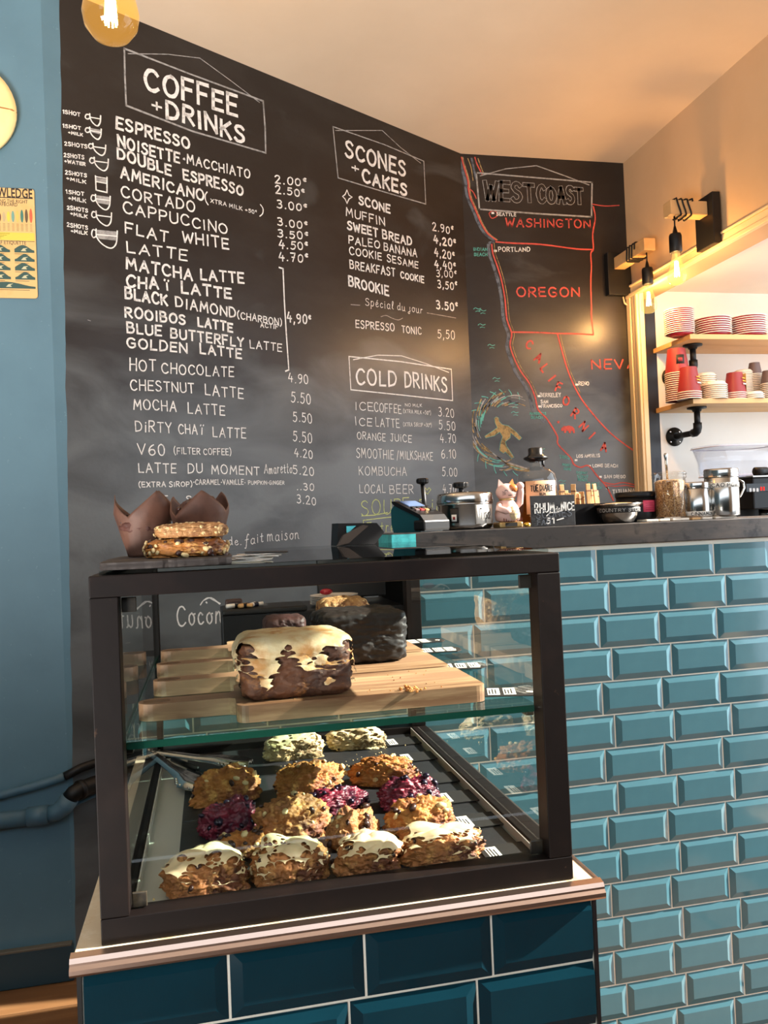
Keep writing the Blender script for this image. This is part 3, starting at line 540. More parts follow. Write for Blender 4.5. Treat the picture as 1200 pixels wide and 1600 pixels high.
dr([(548,476),(562,477)], .003, CHALKF); dr([(667,489),(690,493),(712,497)], .003, CHALKF); dr([(595,495),(603,493),(612,497),(622,500),(629,497)], .003, CHALKF, curve=True)
dr([(542,297),(545,305),(550,308),(545,311),(542,318),(539,311),(535,307),(539,304),(542,297)], .004)
for t in [('2.90@',(676,360),(708,366),12,.006), ('4,20@',(678,380),(712,386),12,.0085), ('4,20@',(679,400),(710,406),12,.0066), ('4,40@',(679,418),(712,422),12,.0066), ('3,00@',(682,432),(713,434),11,.0046), ('3,50@',(684,450),(714,453),12,.0056), ('3.50@',(682,482),(715,486),13,.0074), ('5,50',(684,528),(710,530),14,.0046)]: wr(*t)
# cold drinks
dr([(545,557),(625,565),(705,577),(707,626),(625,617),(548,609),(545,557)], .0045); dr([(552,562),(590,555),(627,556)], .0035); dr([(627,556),(665,568),(701,582)], .0035)
wr('COLD', (557,601), (619,603), 24, .010); wr('DRINKS', (633,604), (698,612), 23, .010)
for t in [('ICE',(555,640),(583,642),13), ('COFFEE',(585,643),(627,646),14), ('ICE',(555,664),(581,666),13), ('LATTE',(587,666),(624,668),14), ('ORANGE',(558,686),(602,689),12), ('JUiCE',(610,689),(643,691),12), ('SMOOTHIE',(557,715),(615,717),15), ('/MILKSHAKE',(620,717),(676,719),13), ('KOMBUCHA',(561,742),(635,743),14), ('LOCAL',(562,770),(602,770),14), ('BEER',(609,771),(646,771),14)]: wr(*t, .0038)
for t in [('NO MiLK',(633,635),(659,636),5,.0022), ('(XTRA MILK +50@)',(630,645),(673,648),6,.0022), ('(XTRA SIROP +30@)',(630,666),(674,667),6,.0022)]: wr(*t)
for t in [('3.20',(685,650),(709,652)), ('5.50',(686,671),(711,672)), ('4.70',(688,691),(712,692)), ('6.10',(690,716),(712,716)), ('5.00',(691,744),(714,744)), ('4.70',(692,770),(712,770))]: wr(*t, 14, .0038)
wr('SOUPE', (565,806), (640,800), 24, .0042, CHALKY); wr('Bio', (657,801), (690,799), 22, .0042, CHALKY); dr([(664,769),(661,764),(664,762),(667,766),(670,762),(673,765),(668,772),(664,769)], .003, CHALKY)
dr([(565,806),(585,805),(605,801)], .0035, CHALKY); dr([(667,802),(690,798),(700,798)], .0035, CHALKY); dr([(569,826),(567,813),(600,809),(632,806)], .0035, CHALKY); wr('Entrée', (574,834), (625,830), 18, .0035, CHALKY)
wr('Limonade.', (300,854), (377,851), 13, .003); wr('fait', (383,852), (411,846), 15, .003); wr('maison', (418,846), (467,842), 17, .003)
wr('Coconut', (277,978), (372,970), 31, .0062)
dr([(313,945),(318,938),(326,934),(334,938),(344,943)], .004, curve=True); dr([(318,938),(330,934),(343,944)], .004, curve=True); dr([(322,941),(323,942)], .005)
# faint scuffs
for x, y in ((205,930),(213,958),(196,1005),(190,1020),(150,1090),(168,1060),(137,500),(640,400)): dr([(x, y), (x+random.uniform(3, 8), y+random.uniform(-3, 4))], .0016, CHALKF)

# ------------------------------------------------------------------ chalk map on the far wall
def wm(txt, a, b, h, wd=.006, m=CHALKR): return write(WB, txt, a, b, h, wd, m, parent=wb)
def dm(p, wd=.007, m=CHALKR, curve=True): return draw(WB, p, wd, m, parent=wb, curve=curve)
dm([(744,270),(840,278),(925,285),(924,339),(840,334),(749,327),(744,270)], .007, CHALKF, False); dm([(750,275),(790,264),(838,259)], .0045, CHALKF, False); dm([(838,259),(880,274),(920,289)], .0045, CHALKF, False)
for t, a, b, h in (('WEST', (757,311), (834,316), 28), ('COAST', (841,316), (910,318), 25)):
    s0 = random.getstate(); write(WB, t, a, b, h, .0235, CHALKF, parent=wb, hoff=.0010); random.setstate(s0)
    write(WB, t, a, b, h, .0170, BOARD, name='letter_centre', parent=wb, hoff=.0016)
q = lambda x, y: (700+x/3.871, 490+y/3.871)
coast = [(721,246),(725,261),(731,282),(732,297),(735,310),(743,328),(752,349),(762,365),(775,375)]
coast2 = [(768,380),(770,396),(777,416),(784,440),(789,468),(792,499),q(385,120),q(375,190),q(400,270),q(440,350),q(490,420),q(525,500),q(545,580),q(600,640),q(660,740),q(665,790),q(740,870),q(760,910),q(800,930),q(850,920),q(900,980),q(960,1050),q(1000,1130)]
dm([(x-4, y+1) for x, y in coast]+[(765,380)], .013, CHALKG); dm([(x-5-(2 if 8 < i < 13 else 0), y+3) for i, (x, y) in enumerate(coast2[:14])], .015, CHALKG)
dm([(x+2, y) for x, y in coast], .005, CHALKO); dm([(x+4, y) for x, y in coast2[:12]], .003, CHALKO); dm(coast); dm(coast2)
dm([(742,246),(745,256),(750,266),(753,272)], .006); dm([(737,248),(739,258),(742,272),(745,282)], .010, CHALKG); dm([(747,248),(751,260),(755,270)], .005, CHALKO); dm([(731,248),(736,262),(739,282)], .004, CHALKO)
dm([(731,293),(739,300),(744,310)], .005)
dm([(775,378),(800,380),(845,382),(900,389),(926,390)]); dm([(927,323),(930,341),(926,365),(927,389),(923,396),(924,416),(923,440),(924,478),(924,495),(927,522)]); dm([(925,319),(945,322),(967,321)], .005)
dm([q(385,112),q(520,114),q(660,120),q(770,122),q(878,128)]); dm([q(662,125),q(690,230),q(730,360),q(790,490),q(870,600),q(990,730),q(1145,845)]); dm([(x+3, y-2) for x, y in (q(665,125),q(690,230),q(730,360),q(790,490))], .003, CHALKO)
wm('WASHiNGTON'.replace('i', 'I'), (790,354), (922,356), 13, .0078); wm('OREGON', (808,463), (905,463), 15, .0082); wm('NEVA', (925,577), (994,575), 15, .0078)
for ch, x, y, an in zip('CALIFORNIA', (492,545,585,628,670,713,768,822,872,945), (188,268,330,392,445,527,605,680,738,805), (35,30,55,55,25,10,35,50,50,15)):
    st, W_ = text_strokes(ch); mb = MB(); cx, cy = WB.pt(*q(x, y)); k = .040/6; ca, sa = math.cos(math.radians(-an)), math.sin(math.radians(-an))
    for s_ in st:
        for g in sharp([(cx+((a-W_/2)*ca-(b-3)*sa)*k, cy+((a-W_/2)*sa+(b-3)*ca)*k) for a, b in s_]): ribbon(mb, WB, g, .008, .0012)
    mb.build('chalk_writing', CHALKR, wb)
for t in [('SEATTLE',(776,337),(806,338),5), ('PORTLAND',(779,393),(828,393),7), ('RENO',(904,602),(920,602),6), ('BERKELEY',(844,620),(876,620),6), ('SAN',(845,630),(856,630),5), ('FRANCISCO',(846,637),(878,636),5), ('LOS ANGELES',(901,715),(937,714),5), ('LONG BEACH',(926,730),(965,730),5), ('SAN DIEGO',(944,747),(977,747),5), ('TIJUANA',(957,771),(992,769),6)]: wm(*t, .0038, CHALK)
for t in [('INDIAN',(740,392),(761,392),5), ('BEACH',(741,400),(761,400),5), ('MAVERICKS',(828,648),(853,648),4), ('BEACH',(830,654),(847,654),4), ('TRES',(874,716),(890,717),5), ('POINT',(879,728),(892,729),4), ('DUME',(881,734),(892,735),4), ('DONNY',(901,740),(918,741),4), ('STRAIT',(902,746),(919,747),4), ('BEACH',(903,751),(917,752),4), ('BLACKS',(918,757),(936,758),4), ('BEACH',(924,763),(940,764),4)]: wm(*t, .003, CHALKT)
for x, y in ((770,333),(774,392),(901,601),(842,619),(843,635),(900,719),(921,728),(938,745),(949,763)): dm([(x-1, y), (x+1, y)], .009, CHALK, False)
dm([(764,334),(768,330),(775,331),(776,338),(768,341),(764,334)], .004)
dm([q(940,1020),q(1000,1032),q(1060,1022),q(1150,1040)], .005); dm([q(950,1036),q(1010,1046),q(1080,1040),q(1150,1054)], .004)
bear = [(683,705),(687,690),(697,686),(700,678),(712,682),(730,676),(752,684),(764,696),(767,722),(757,724),(752,708),(742,712),(744,724),(732,723),(728,710),(716,708),(712,722),(700,721),(704,706),(692,712)]
fill(WB, [q(*p) for p in bear], CHALKR, parent=wb, h=.0012); st_ = [q(667+12*(1 if i % 2 else .4)*math.sin(i*PI/5), 656+12*(1 if i % 2 else .4)*math.cos(i*PI/5)) for i in range(10)]; fill(WB, st_, CHALKR, parent=wb, h=.0012)
for x, y in ((753,486),(767,540),(775,592),(804,645),(803,633),(845,702),(878,752),(745,483),(752,508)):
    dm([(x-5, y), (x-2, y-2), (x+2, y), (x+6, y-1)], .0028, CHALKT); dm([(x-2, y+4), (x+1, y+3), (x+5, y+4)], .0024, CHALKT)
# the surfer under a breaking wave
for i in range(105):
    t = i/104; r0 = random.uniform(.74-.0*t, 1.07); a0 = math.radians(50+205*t+random.uniform(-4, 4)); cx, cy = 332+max(0, t-.6)*150, 720
    ln = random.uniform(12, 26)
    p = []
    for j in range(5):
        a = a0+math.radians(ln)*j/4; rr = r0*(1-.03*j)
        p.append(q(cx+205*rr*math.cos(a), cy-238*rr*math.sin(a)))
    dm(p, random.uniform(.0024, .0060), random.choice([CHALKT, CHALKO, CHALKO, CHALKF, CHALKG]))
for i in range(16):
    t = i/15; a = math.radians(60+210*t); cx, cy = 332+max(0, t-.6)*150, 720
    dm([q(cx+200*math.cos(a), cy-232*math.sin(a)), q(cx+214*math.cos(a+.05), cy-246*math.sin(a+.05)), q(cx+232*math.cos(a+.13), cy-262*math.sin(a+.13))], .0036, CHALKT)
for i in range(14):
    y = i*8; dm([q(235+i*9, 815+y*.9), q(300+i*8, 868+y*.72), q(380+i*6, 905+y*.45), q(490, 940+y*.12)], .0045, random.choice([CHALKO, CHALKT, CHALKO, CHALKF]))
fig = [(280,632),(292,625),(305,632),(308,652),(328,672),(365,680),(410,715),(444,752),(430,765),(395,735),(378,722),(374,752),(345,775),(352,800),(372,830),(398,868),(385,875),(345,835),(335,845),(310,828),(318,780),(330,745),(312,715),(280,738),(228,752),(222,742),(268,712),(298,690),(285,662)]
fill(WB, [q(*p) for p in fig], CHALKO, parent=wb, h=.0014, name='chalk_figure'); dm([q(*p) for p in fig+fig[:1]], .0036, CHALKT, False)
# ------------------------------------------------------------------ glass display case
X0, X1, Y0, Y1, Z0, Z1 = -1.001, -.455, -.812, -.10, PT+.0005, 1.230
dc = thing('display_case', 'glass display case with blackened metal frame full of scones and loaves', 'display case', (-.728, -.456, PT))
T = .030
for x in (X0, X1-T):
    for y in (Y0, Y1-T): MB().box((x, y, Z0+.028), (x+T, y+T, Z1-.024), .0012).build('post', FRAME, dc)
for y in (Y0, Y1-T):
    MB().box((X0, y, Z0), (X1, y+T, Z0+.0278), .0012).build('bottom_rail', FRAME, dc); MB().box((X0, y, Z1-.0238), (X1, y+T, Z1), .0015).build('top_rail', FRAME, dc)
for x in (X0, X1-T):
    MB().box((x, Y0+T+.0003, Z0), (x+T, Y1-T-.0003, Z0+.0278), .0012).build('bottom_rail', FRAME, dc); MB().box((x, Y0+T+.0003, Z1-.0238), (x+T, Y1-T-.0003, Z1), .0012).build('top_rail', FRAME, dc)
a, b = X0+T+.001, X1-T-.001
MB().box((a, Y0+.020, Z0+.029), (b, Y0+.0245, Z1-.025)).build('glass_pane', GLASS, dc)
MB().box((X0+.020, Y0+T+.001, Z0+.029), (X0+.0245, Y1-T-.001, Z1-.025)).build('glass_pane', GLASS, dc)
MB().box((X1-.0245, Y0+T+.001, Z0+.029), (X1-.020, Y1-T-.001, Z1-.025)).build('glass_pane', GLASS, dc)
TOPG = glassmat('smoked_top_glass', (.80, .84, .83), 1.0)
MB().box((X0+.010, Y0+.010, Z1+.0002), (X1-.010, Y1-.010, Z1+.0048)).build('top_pane', TOPG, dc)
CLIP = mat('resin_clip', rgb(36,33,28), .35, noise_=(60, rgb(70,62,48), .5, .7))
for x, z in ((a+.0005, Z1-.0425), (b-.0165, Z1-.0425), (a+.0005, Z0+.0292), (b-.0165, Z0+.0292)): MB().box((x, Y0+.0155, z), (x+.016, Y0+.0195, z+.0165), .001).build('clip', CLIP, dc)
ZS = 1.041
mb = MB(); mb.box((-.9735, Y0+.030, ZS-.008), (-.4805, Y1-.03, ZS)); mb.build('glass_shelf', glassmat('shelf_glass', (.80, .93, .88), 1.0), dc)
MB().box((-.9735, Y0+.0278, ZS-.008), (-.4805, Y0+.0298, ZS)).build('shelf_edge', GLASSE, dc); MB().box((-.9752, Y0+.030, ZS-.008), (-.9738, Y1-.03, ZS)).build('shelf_edge', GLASSE, dc)
for x in (X0+.0247, X1-.0365):
    for y in (Y0+.04, Y1-.08): MB().box((x, y, ZS-.016), (x+.0118, y+.02, ZS-.0083), .002).build('shelf_support', CLIP, dc)
mb = MB(); tx0, tx1, ty0, ty1 = X0+T+.001, X1-T-.001, Y0+T+.001, Y1-T-.001
mb.box((tx0, ty0, Z0+.010), (tx1, ty1, Z0+.012)); mb.box((tx0, ty0, Z0+.012), (tx0+.002, ty1, Z0+.026)); mb.box((tx1-.002, ty0, Z0+.012), (tx1, ty1, Z0+.026)); mb.box((tx0, ty0, Z0+.012), (tx1, ty0+.002, Z0+.026))
mb.build('tray', INOXB, dc, label='brushed steel tray')
ZT = Z0+.012
for i, (y0, y1, x0) in enumerate(((-.777, -.5025, -.926), (-.4995, -.32, -.926), (-.317, -.136, -.926))):
    tag(MB().box((x0, y0, ZT+.0003), (-.492, y1, ZT+.004), .001).build('slate_sheet', SLATE), ['flat black slate sheet at the front of the case under iced scones', 'flat black slate sheet in the middle of the case beside the tongs', 'flat black slate sheet at the back of the case under two pale scones'][i], 'slate', 'slate sheets in the display case')
ZT += .004

# ------------------------------------------------------------------ scones
def lump(c, h, p=2.0, amps=((1.5,.2),(4,.1),(11,.05)), seed=0, sub=5, flat=-.5, tri=0, rz=0, ridged=.0):
    bm = bmesh.new(); bmesh.ops.create_icosphere(bm, subdivisions=sub, radius=1); sd = Vector((seed*3.1, seed*1.7, seed*2.3)); ca, sa = math.cos(rz), math.sin(rz)
    for v in bm.verts:
        n = v.co.normalized(); k = 1/((abs(n.x)**p+abs(n.y)**p+abs(n.z)**p)**(1/p)); d = 0
        for s_, a_ in amps: d += a_*noise.noise(n*k*s_+sd)
        if ridged: d -= ridged*max(0, .28-abs(noise.noise(n*k*3.2+sd*2)))*2
        if tri: k *= 1+tri*math.cos(3*math.atan2(n.y, n.x)+seed)
        q_ = n*k*(1+d); z = q_.z
        if z < flat: z = flat+(z-flat)*.08
        x, y = q_.x*h[0], q_.y*h[1]
        v.co = Vector((c[0]+x*ca-y*sa, c[1]+x*sa+y*ca, c[2]+(z-flat)*h[2]/(1-flat)*1.0))
    return bm
def bits(bm, n, r, zmin, m, name, parent, seed, squash=.7, out=.2):
    rnd = random.Random(seed); bm.normal_update(); cand = [v for v in bm.verts if v.normal.z > zmin]
    for i in range(n):
        v = rnd.choice(cand); k = r*rnd.uniform(.6, 1.25); mb = MB(); mb.ball((0,0,0), k, 1, (1.3, .9, squash))
        qn = v.normal.to_track_quat('Z', 'Y').to_matrix().to_4x4(); qn.translation = v.co+v.normal*k*out
        mb.xf(qn @ Matrix.Rotation(rnd.uniform(0, 3), 4, 'Z')); mb.build(name, m, parent)
def icing(bm, parent, seed, thr, zmin, m, th=.0032, name='icing', scale=1, drip=True):
    bm.normal_update(); c0 = parent.location; mask = {}; L = max((v.co.z for v in bm.verts)); l0 = min((v.co.z for v in bm.verts)); s_ = 55*scale
    for v in bm.verts:
        a = noise.noise(Vector((v.co.x*s_+seed*5, v.co.y*s_, v.co.z*s_*.45)))+.45*noise.noise(v.co*s_*2.6+Vector((seed, 0, 0)))
        hz = (v.co.z-l0)/(L-l0); k = a*.9+(v.normal.z-zmin)*.75+(hz-.55)*.8-thr
        if hz < .16: k = -1
        mask[v] = k
    b2 = bmesh.new(); mp = {}
    for f in bm.faces:
        if all(mask[v] > 0 for v in f.verts):
            vs = []
            for v in f.verts:
                if v not in mp:
                    k = min(1, mask[v]/.16); mp[v] = b2.verts.new(v.co+v.normal*th*(.12+.88*math.sqrt(k))*(1+.25*noise.noise(v.co*160)))
                vs.append(mp[v])
            b2.faces.new(vs)
    [bmesh.ops.smooth_vert(b2, verts=b2.verts[:], factor=.5, use_axis_x=True, use_axis_y=True, use_axis_z=True) for _ in range(9 if name == 'icing' else 2)]
    mb = MB(); mb.bm(b2, True); return mb.build(name, m, parent)
def scone(px, pyb, wp, hp, kind, label, dep=.82, seed=1, rz=0, z=None, dy=0):
    z = ZT+.0006 if z is None else z
    P0 = atZ(px, pyb, z); dist = (P0-CAM).dot(F3); wd = wp*dist/FPX/2; hd = hp*dist/FPX
    dpt = wd*dep; # apparent height = real height + foreshortened top
    pitch = (CAM.z-z)/(P0-CAM).length; hh = max(.022, (hd-2*dpt*pitch*.55)); Y = P0.y+dpt*.88+dy; X = CAM.x+(P0.x-CAM.x)*(Y-CAM.y)/(P0.y-CAM.y)
    o = thing('scone', label, 'scone', (X, Y, z), 'scones in the glass display case')
    cr = {'iced': CRUSTD, 'gold': CRUST, 'choc': CRUSTD, 'berry': BERRY, 'pale': PALEC, 'white': CRUST}[kind]
    am = ((1.4, .18), (3.2, .15), (7, .085), (15, .055), (32, .036), (62, .020))
    bm = lump((X, Y, z), (wd*.93, dpt*.93, hh*.98), 2.5, am, seed, 6, -.42, .07, rz, .09)
    # rest on the slate
    m_ = MB(); b3 = bm.copy(); m_.bm(b3, True); m_.build('crust', cr, o)
    if kind == 'iced': icing(bm, o, seed, .10, .20, ICING, .0050, scale=.85); bits(bm, 5, .0038, .1, CHOC, 'chocolate_chip', o, seed)
    elif kind == 'pale': icing(bm, o, seed, -.02, .12, ICING, .0040); bits(bm, 4, .003, .2, CHOC, 'seed', o, seed)
    elif kind == 'choc': bits(bm, 11, .0052, .0, CHOC, 'chocolate_chunk', o, seed); bits(bm, 5, .004, .2, NUT, 'nut_piece', o, seed+9)
    elif kind == 'gold': bits(bm, 8, .0048, .05, CHOC, 'chocolate_chunk', o, seed); bits(bm, 7, .0046, .1, NUT, 'oat_piece', o, seed+9)
    elif kind == 'white': bits(bm, 6, .0058, .2, NUT, 'white_chocolate_chunk', o, seed); bits(bm, 6, .005, .1, CHOC, 'chocolate_chunk', o, seed+3)
    elif kind == 'berry': bits(bm, 16, .0046, .05, BERRYB, 'berry', o, seed, .9, .35)
    bm.free(); return o
SC = [(326,1408,137,84,'iced','iced scone at the front left corner of the tray',.85,3,.3),
 (453,1394,130,84,'iced','iced scone second from the left in the front row',.80,5,-.2),
 (576,1372,106,70,'iced','iced scone third from the left in the front row',.82,8,.1),
 (690,1358,144,66,'iced','wide iced scone at the right end of the front row beside a price label',.60,11,-.15),
 (375,1343,92,44,'gold','plain golden scone in shade between the front row and the left berry scone',.62,13,.0),
 (461,1318,122,76,'choc','large marbled chocolate and nut scone in the middle of the tray',.66,17,.1),
 (553,1326,92,62,'choc','dark walnut scone right of the large marbled scone',.62,19,.4),
 (659,1308,116,64,'white','golden scone with a white chocolate chunk behind the right iced scone',.58,23,-.1),
 (361,1309,94,62,'berry','berry scone at the left of the tray, purple red with blackberries',.55,29,.2),
 (527,1272,100,42,'berry','berry scone half hidden behind the large marbled scone',.55,31,.1),
 (638,1266,102,50,'berry','bright magenta berry scone on the right beside two price labels',.5,37,-.1),
 (356,1258,112,58,'gold','golden scone with big chocolate chunks beside the tongs',.55,41,.3),
 (482,1247,112,58,'gold','browned rocky scone in the middle of the second row from the back',.58,43,.1),
 (602,1230,113,50,'gold','browned craggy scone on the right of the second row from the back',.55,47,-.2),
 (461,1188,94,45,'pale','pale green iced scone on the left of the back row',.55,53,.1),
 (560,1172,92,39,'pale','pale green iced scone on the right of the back row',.5,59,-.1)]
for t in SC: scone(t[0], t[1], t[2], t[3], t[4], t[5], t[6], t[7], t[8])
# crumbs on the slate
mb = MB()
rc = random.Random(4)
for i in range(70):
    x, y = rc.choice(((530,1195),(480,1150),(560,1182),(240,1400),(300,1360),(610,1175),(440,1200))); P0 = atZ(x+rc.gauss(0, 16), y+rc.gauss(0, 8), ZT+.0004)
    if tx0+.004 < P0.x < tx1-.004 and ty0+.004 < P0.y < ty1-.004: mb.ball((P0.x, P0.y, ZT+.0014 if P0.x > -.925 else ZT-.003), rc.uniform(.0006, .0018), 1, smooth=False)
o = mb.build('crumbs', NUT); tag(o, 'pale crumbs scattered over the slate sheets around the scones', 'crumbs'); o['kind'] = 'stuff'
# price tags lying on the slates: black card, printed sticker, eyelet
def ptag(x, y, z, cx_, label, group, wd=.088, hd=.045, n=1, rz=0, tilt=0):
    P0 = atZ(x, y, z); o = thing('price_tag', label, 'price tag', (P0.x, P0.y, z), group, rz)
    mb = MB(); mb.prism([(-.020, -hd/2), (wd-.030, -hd/2), (wd-.020, -hd/4), (wd-.020, hd/4), (wd-.030, hd/2), (-.020, hd/2)], 0, .0012); mb.build('card', INK, o, True)
    for i in range(n):
        stk = MB().box((-.014+i*.021, -hd*.38, .0013), (.002+i*.021, hd*.38, .0016)).build('sticker', PAPER, o, True)
        m2 = MB()
        for k in range(3): m2.box((-.012+i*.021+k*.004, -hd*.30, .0017), (-.0105+i*.021+k*.004, hd*random.uniform(.1, .30), .0019))
        m2.build('small_print', INK, stk, True)
    m2 = MB(); m2.lathe([(.0028, 0), (.0048, 0), (.0048, .0008), (.0028, .0008), (.0028, 0)], (wd-.034, -hd*.12, .0013), 16, cap=False); m2.build('eyelet', CARD, o, True)
    return o
for x, y, lb in ((617,1160,'price tag right of the pale back row scone'), (640,1184,'price tag behind the right craggy scone'), (670,1218,'price tag just behind the magenta berry scone'), (701,1247,'price tag right of the magenta berry scone'), (733,1284,'price tag right of the white chocolate scone'), (779,1334,'price tag nearest the front right corner of the tray')):
    ptag(x, y, ZT+.0012, 0, 'black card '+lb, 'price tags beside the scones', .100 if y > 1200 else .085, .052)
for i, (x, y, n, lb) in enumerate(((650,1003,2,'black card price tag with white stickers at the far right end of the boards'), (672,1017,3,'black card price tag with three stickers, second furthest on the glass shelf'), (705,1042,3,'black card price tag with three stickers right of the dark loaf'), (778,1082,2,'black card price tag with two stickers by the front right shelf corner'))):
    ptag(x, y, ZS+.0006, 0, lb, 'price tags on the glass shelf', .075, .055, n, rz=-.1*i)

# ------------------------------------------------------------------ tongs in the tray
def tongs():
    z = ZT+.004; A_ = atZ(234, 1172, z+.024); B_ = atZ(309, 1232, z+.004); D_ = atZ(392, 1196, z+.012)
    o = thing('tongs', 'steel serving tongs with scalloped ends lying open at the left of the tray', 'tongs', (A_.x, A_.y, z), )
    for e, zz_, nm in ((B_, .004, 0), (D_, .012, 1)):
        d = Vector((e.x-A_.x, e.y-A_.y, 0)); L_ = d.length; d.normalize(); n = Vector((-d.y, d.x, 0)); mb = MB()
        def P(t, s_, h): p = Vector((A_.x, A_.y, 0))+d*(t*L_)+n*s_; return (p.x, p.y, h)
        za = z+.020; zb = z+zz_; prof = []
        secs = [(0,.006),(.25,.0075),(.5,.009),(.68,.012),(.76,.018),(.86,.022),(.94,.019),(1,.009)]
        vs = []
        for t, hw in secs:
            zc = za+(zb-za)*t; up_ = .006 if t < .68 else .010
            for s_, h in ((-hw, -up_*.1), (-hw*.7, up_*.7), (-hw*.2, up_*.9), (hw*.2, up_*.5), (hw*.7, up_*.9), (hw, -up_*.1)):
                sc_ = 1
                if t >= .76: sc_ = 1+.10*math.sin(t*90)
                vs.append(P(t, s_*sc_, zc+h))
        fs = [(i*6+j, i*6+j+1, (i+1)*6+j+1, (i+1)*6+j) for i in range(len(secs)-1) for j in range(5)]
        mb.add(vs, fs, True); b = len(mb.v); mb.add([(x, y, zz-.0012) for x, y, zz in vs], [tuple(reversed(f)) for f in fs], True)
        rim = [i*6 for i in range(len(secs))]+[(len(secs)-1)*6+j for j in range(6)]+[i*6+5 for i in reversed(range(len(secs)))]+list(reversed(range(6)))
        for i in range(len(rim)-1):
            if rim[i] != rim[i+1]: mb.add([vs[rim[i]], vs[rim[i+1]], (vs[rim[i+1]][0], vs[rim[i+1]][1], vs[rim[i+1]][2]-.0012), (vs[rim[i]][0], vs[rim[i]][1], vs[rim[i]][2]-.0012)], [(0,1,2,3)])
        for k in range(6):
            t = .74+.045*k; hw = .021-.0035*abs(k-2.2)
            for s_ in (-1, 1): mb.ball(P(t, s_*hw, za+(zb-za)*t+.001), .0040, 2, (1, 1, .8))
        mb.build('arm', INOX, o)
    MB().cyl((A_.x, A_.y, z+.012), .006, .016, 14).build('hinge', INOX, o)
tongs()
A_ = atZ(270, 1188, ZT+.006); B_ = atZ(352, 1222, ZT+.006)
o = thing('spatula', 'small black handled steel spatula under the tongs', 'spatula', (A_.x, A_.y, ZT+.003))
MB().tube([(A_.x, A_.y, ZT+.008), (A_.x+(B_.x-A_.x)*.5, A_.y+(B_.y-A_.y)*.5, ZT+.008)], .005, 10).build('handle', BLACK, o)
d = (B_-A_).normalized(); n_ = Vector((-d.y, d.x, 0)); a_ = A_+(B_-A_)*.5
MB().prism([((a_+n_*.004).x, (a_+n_*.004).y), ((a_-n_*.004).x, (a_-n_*.004).y), ((B_-n_*.013).x, (B_-n_*.013).y), ((B_+n_*.013).x, (B_+n_*.013).y)], ZT+.006, ZT+.0075).build('blade', INOX, o)

# ------------------------------------------------------------------ cutting boards and loaves on the glass shelf
def board(y, xh, xb0, xb1, w_, label):
    o = thing('cutting_board', label, 'cutting board', (xb0, y, ZS+.0004), 'wooden cutting boards on the glass shelf')
    th = .021; hw = .0185; pts = []
    r = .014
    def arc(cx, cy, rr, a0, a1, n=5): return [(cx+rr*math.cos(math.radians(a0+(a1-a0)*i/n)), cy+rr*math.sin(math.radians(a0+(a1-a0)*i/n))) for i in range(n+1)]
    bx0, bx1 = xb0, xb1; h = w_/2
    pts += arc(bx1-r, h-r, r, 90, 0)+arc(bx1-r, -h+r, r, 0, -90)+arc(bx0+r, -h+r, r, 270, 180)
    pts += [(bx0, -hw-.006), (bx0-.008, -hw)]+arc(xh+hw, 0, hw, 270, 90, 9)+[(bx0-.008, hw), (bx0, hw+.006)]+arc(bx0+r, h-r, r, 180, 90)
    pts = list(reversed(pts)); bm = bmesh.new(); vs = [bm.verts.new((x, y+yy_, ZS+.0006)) for x, yy_ in pts]
    hole = [bm.verts.new((xh+.022+.017*math.cos(2*PI*i/16), y+.0105*math.sin(2*PI*i/16), ZS+.0006)) for i in range(16)]
    es = [bm.edges.new((vs[i], vs[(i+1) % len(vs)])) for i in range(len(vs))]+[bm.edges.new((hole[i], hole[(i+1) % 16])) for i in range(16)]
    bmesh.ops.triangle_fill(bm, edges=es, use_beauty=True); r_ = bmesh.ops.extrude_face_region(bm, geom=bm.faces[:])
    for g in r_['geom']:
        if isinstance(g, bmesh.types.BMVert): g.co.z += th
    ed = [e for e in bm.edges if len(e.link_faces) == 2 and e.calc_face_angle(0) > 1.2 and abs(e.verts[0].co.z-e.verts[1].co.z) < 1e-5]
    bmesh.ops.bevel(bm, geom=ed, offset=.003, segments=2, affect='EDGES', profile=.5)
    MB().bm(bm).build('board', WOOD, o); return o
board(-.672, -.966, -.847, -.532, .146, 'front wooden cutting board under the iced loaf with a handle hole')
board(-.520, -.958, -.842, -.534, .144, 'second wooden cutting board from the front, under the dark loaf')
board(-.372, -.962, -.842, -.532, .142, 'third wooden cutting board from the front with its handle pointing left')
board(-.224, -.964, -.846, -.534, .142, 'rearmost wooden cutting board on the glass shelf')
ZBD = ZS+.0004+.0215
def loaf(name, label, x0, x1, y, d, z, h, p, m, seed, amps=((1.5,.05),(4,.035),(9,.02),(24,.010))):
    o = thing(name, label, 'cake', ((x0+x1)/2, y, z)); bm = lump(((x0+x1)/2, y, z), ((x1-x0)/2, d/2, h), p, amps, seed, 6, -.93)
    b2 = bm.copy(); mb = MB(); mb.bm(b2, True); mb.build('loaf', m, o); return o, bm
lx0 = atY(375, 1050, -.70).x; lx1 = atY(549, 1050, -.70).x
o, bm = loaf('iced_loaf', 'iced carrot loaf cake with cream frosting at the front of the glass shelf', lx0+.001, lx1-.002, -.672, .118, ZBD+.0003, .070, 7, BLOAF, 3, ((1.3,.05),(3.5,.05),(9,.03),(22,.018)))
icing(bm, o, 2, -.06, .05, mat('cinnamon_dusted_frosting', rgb(222,198,156), .5, noise_=[(14, rgb(186,132,74), .44, .58), (40, rgb(232,214,178), .52, .7)], bump=(90, .8), sss=.1), .006, 'frosting', .55)
bm.free()
dx0 = atY(528, 1000, -.53).x; dx1 = atY(640, 1000, -.55).x
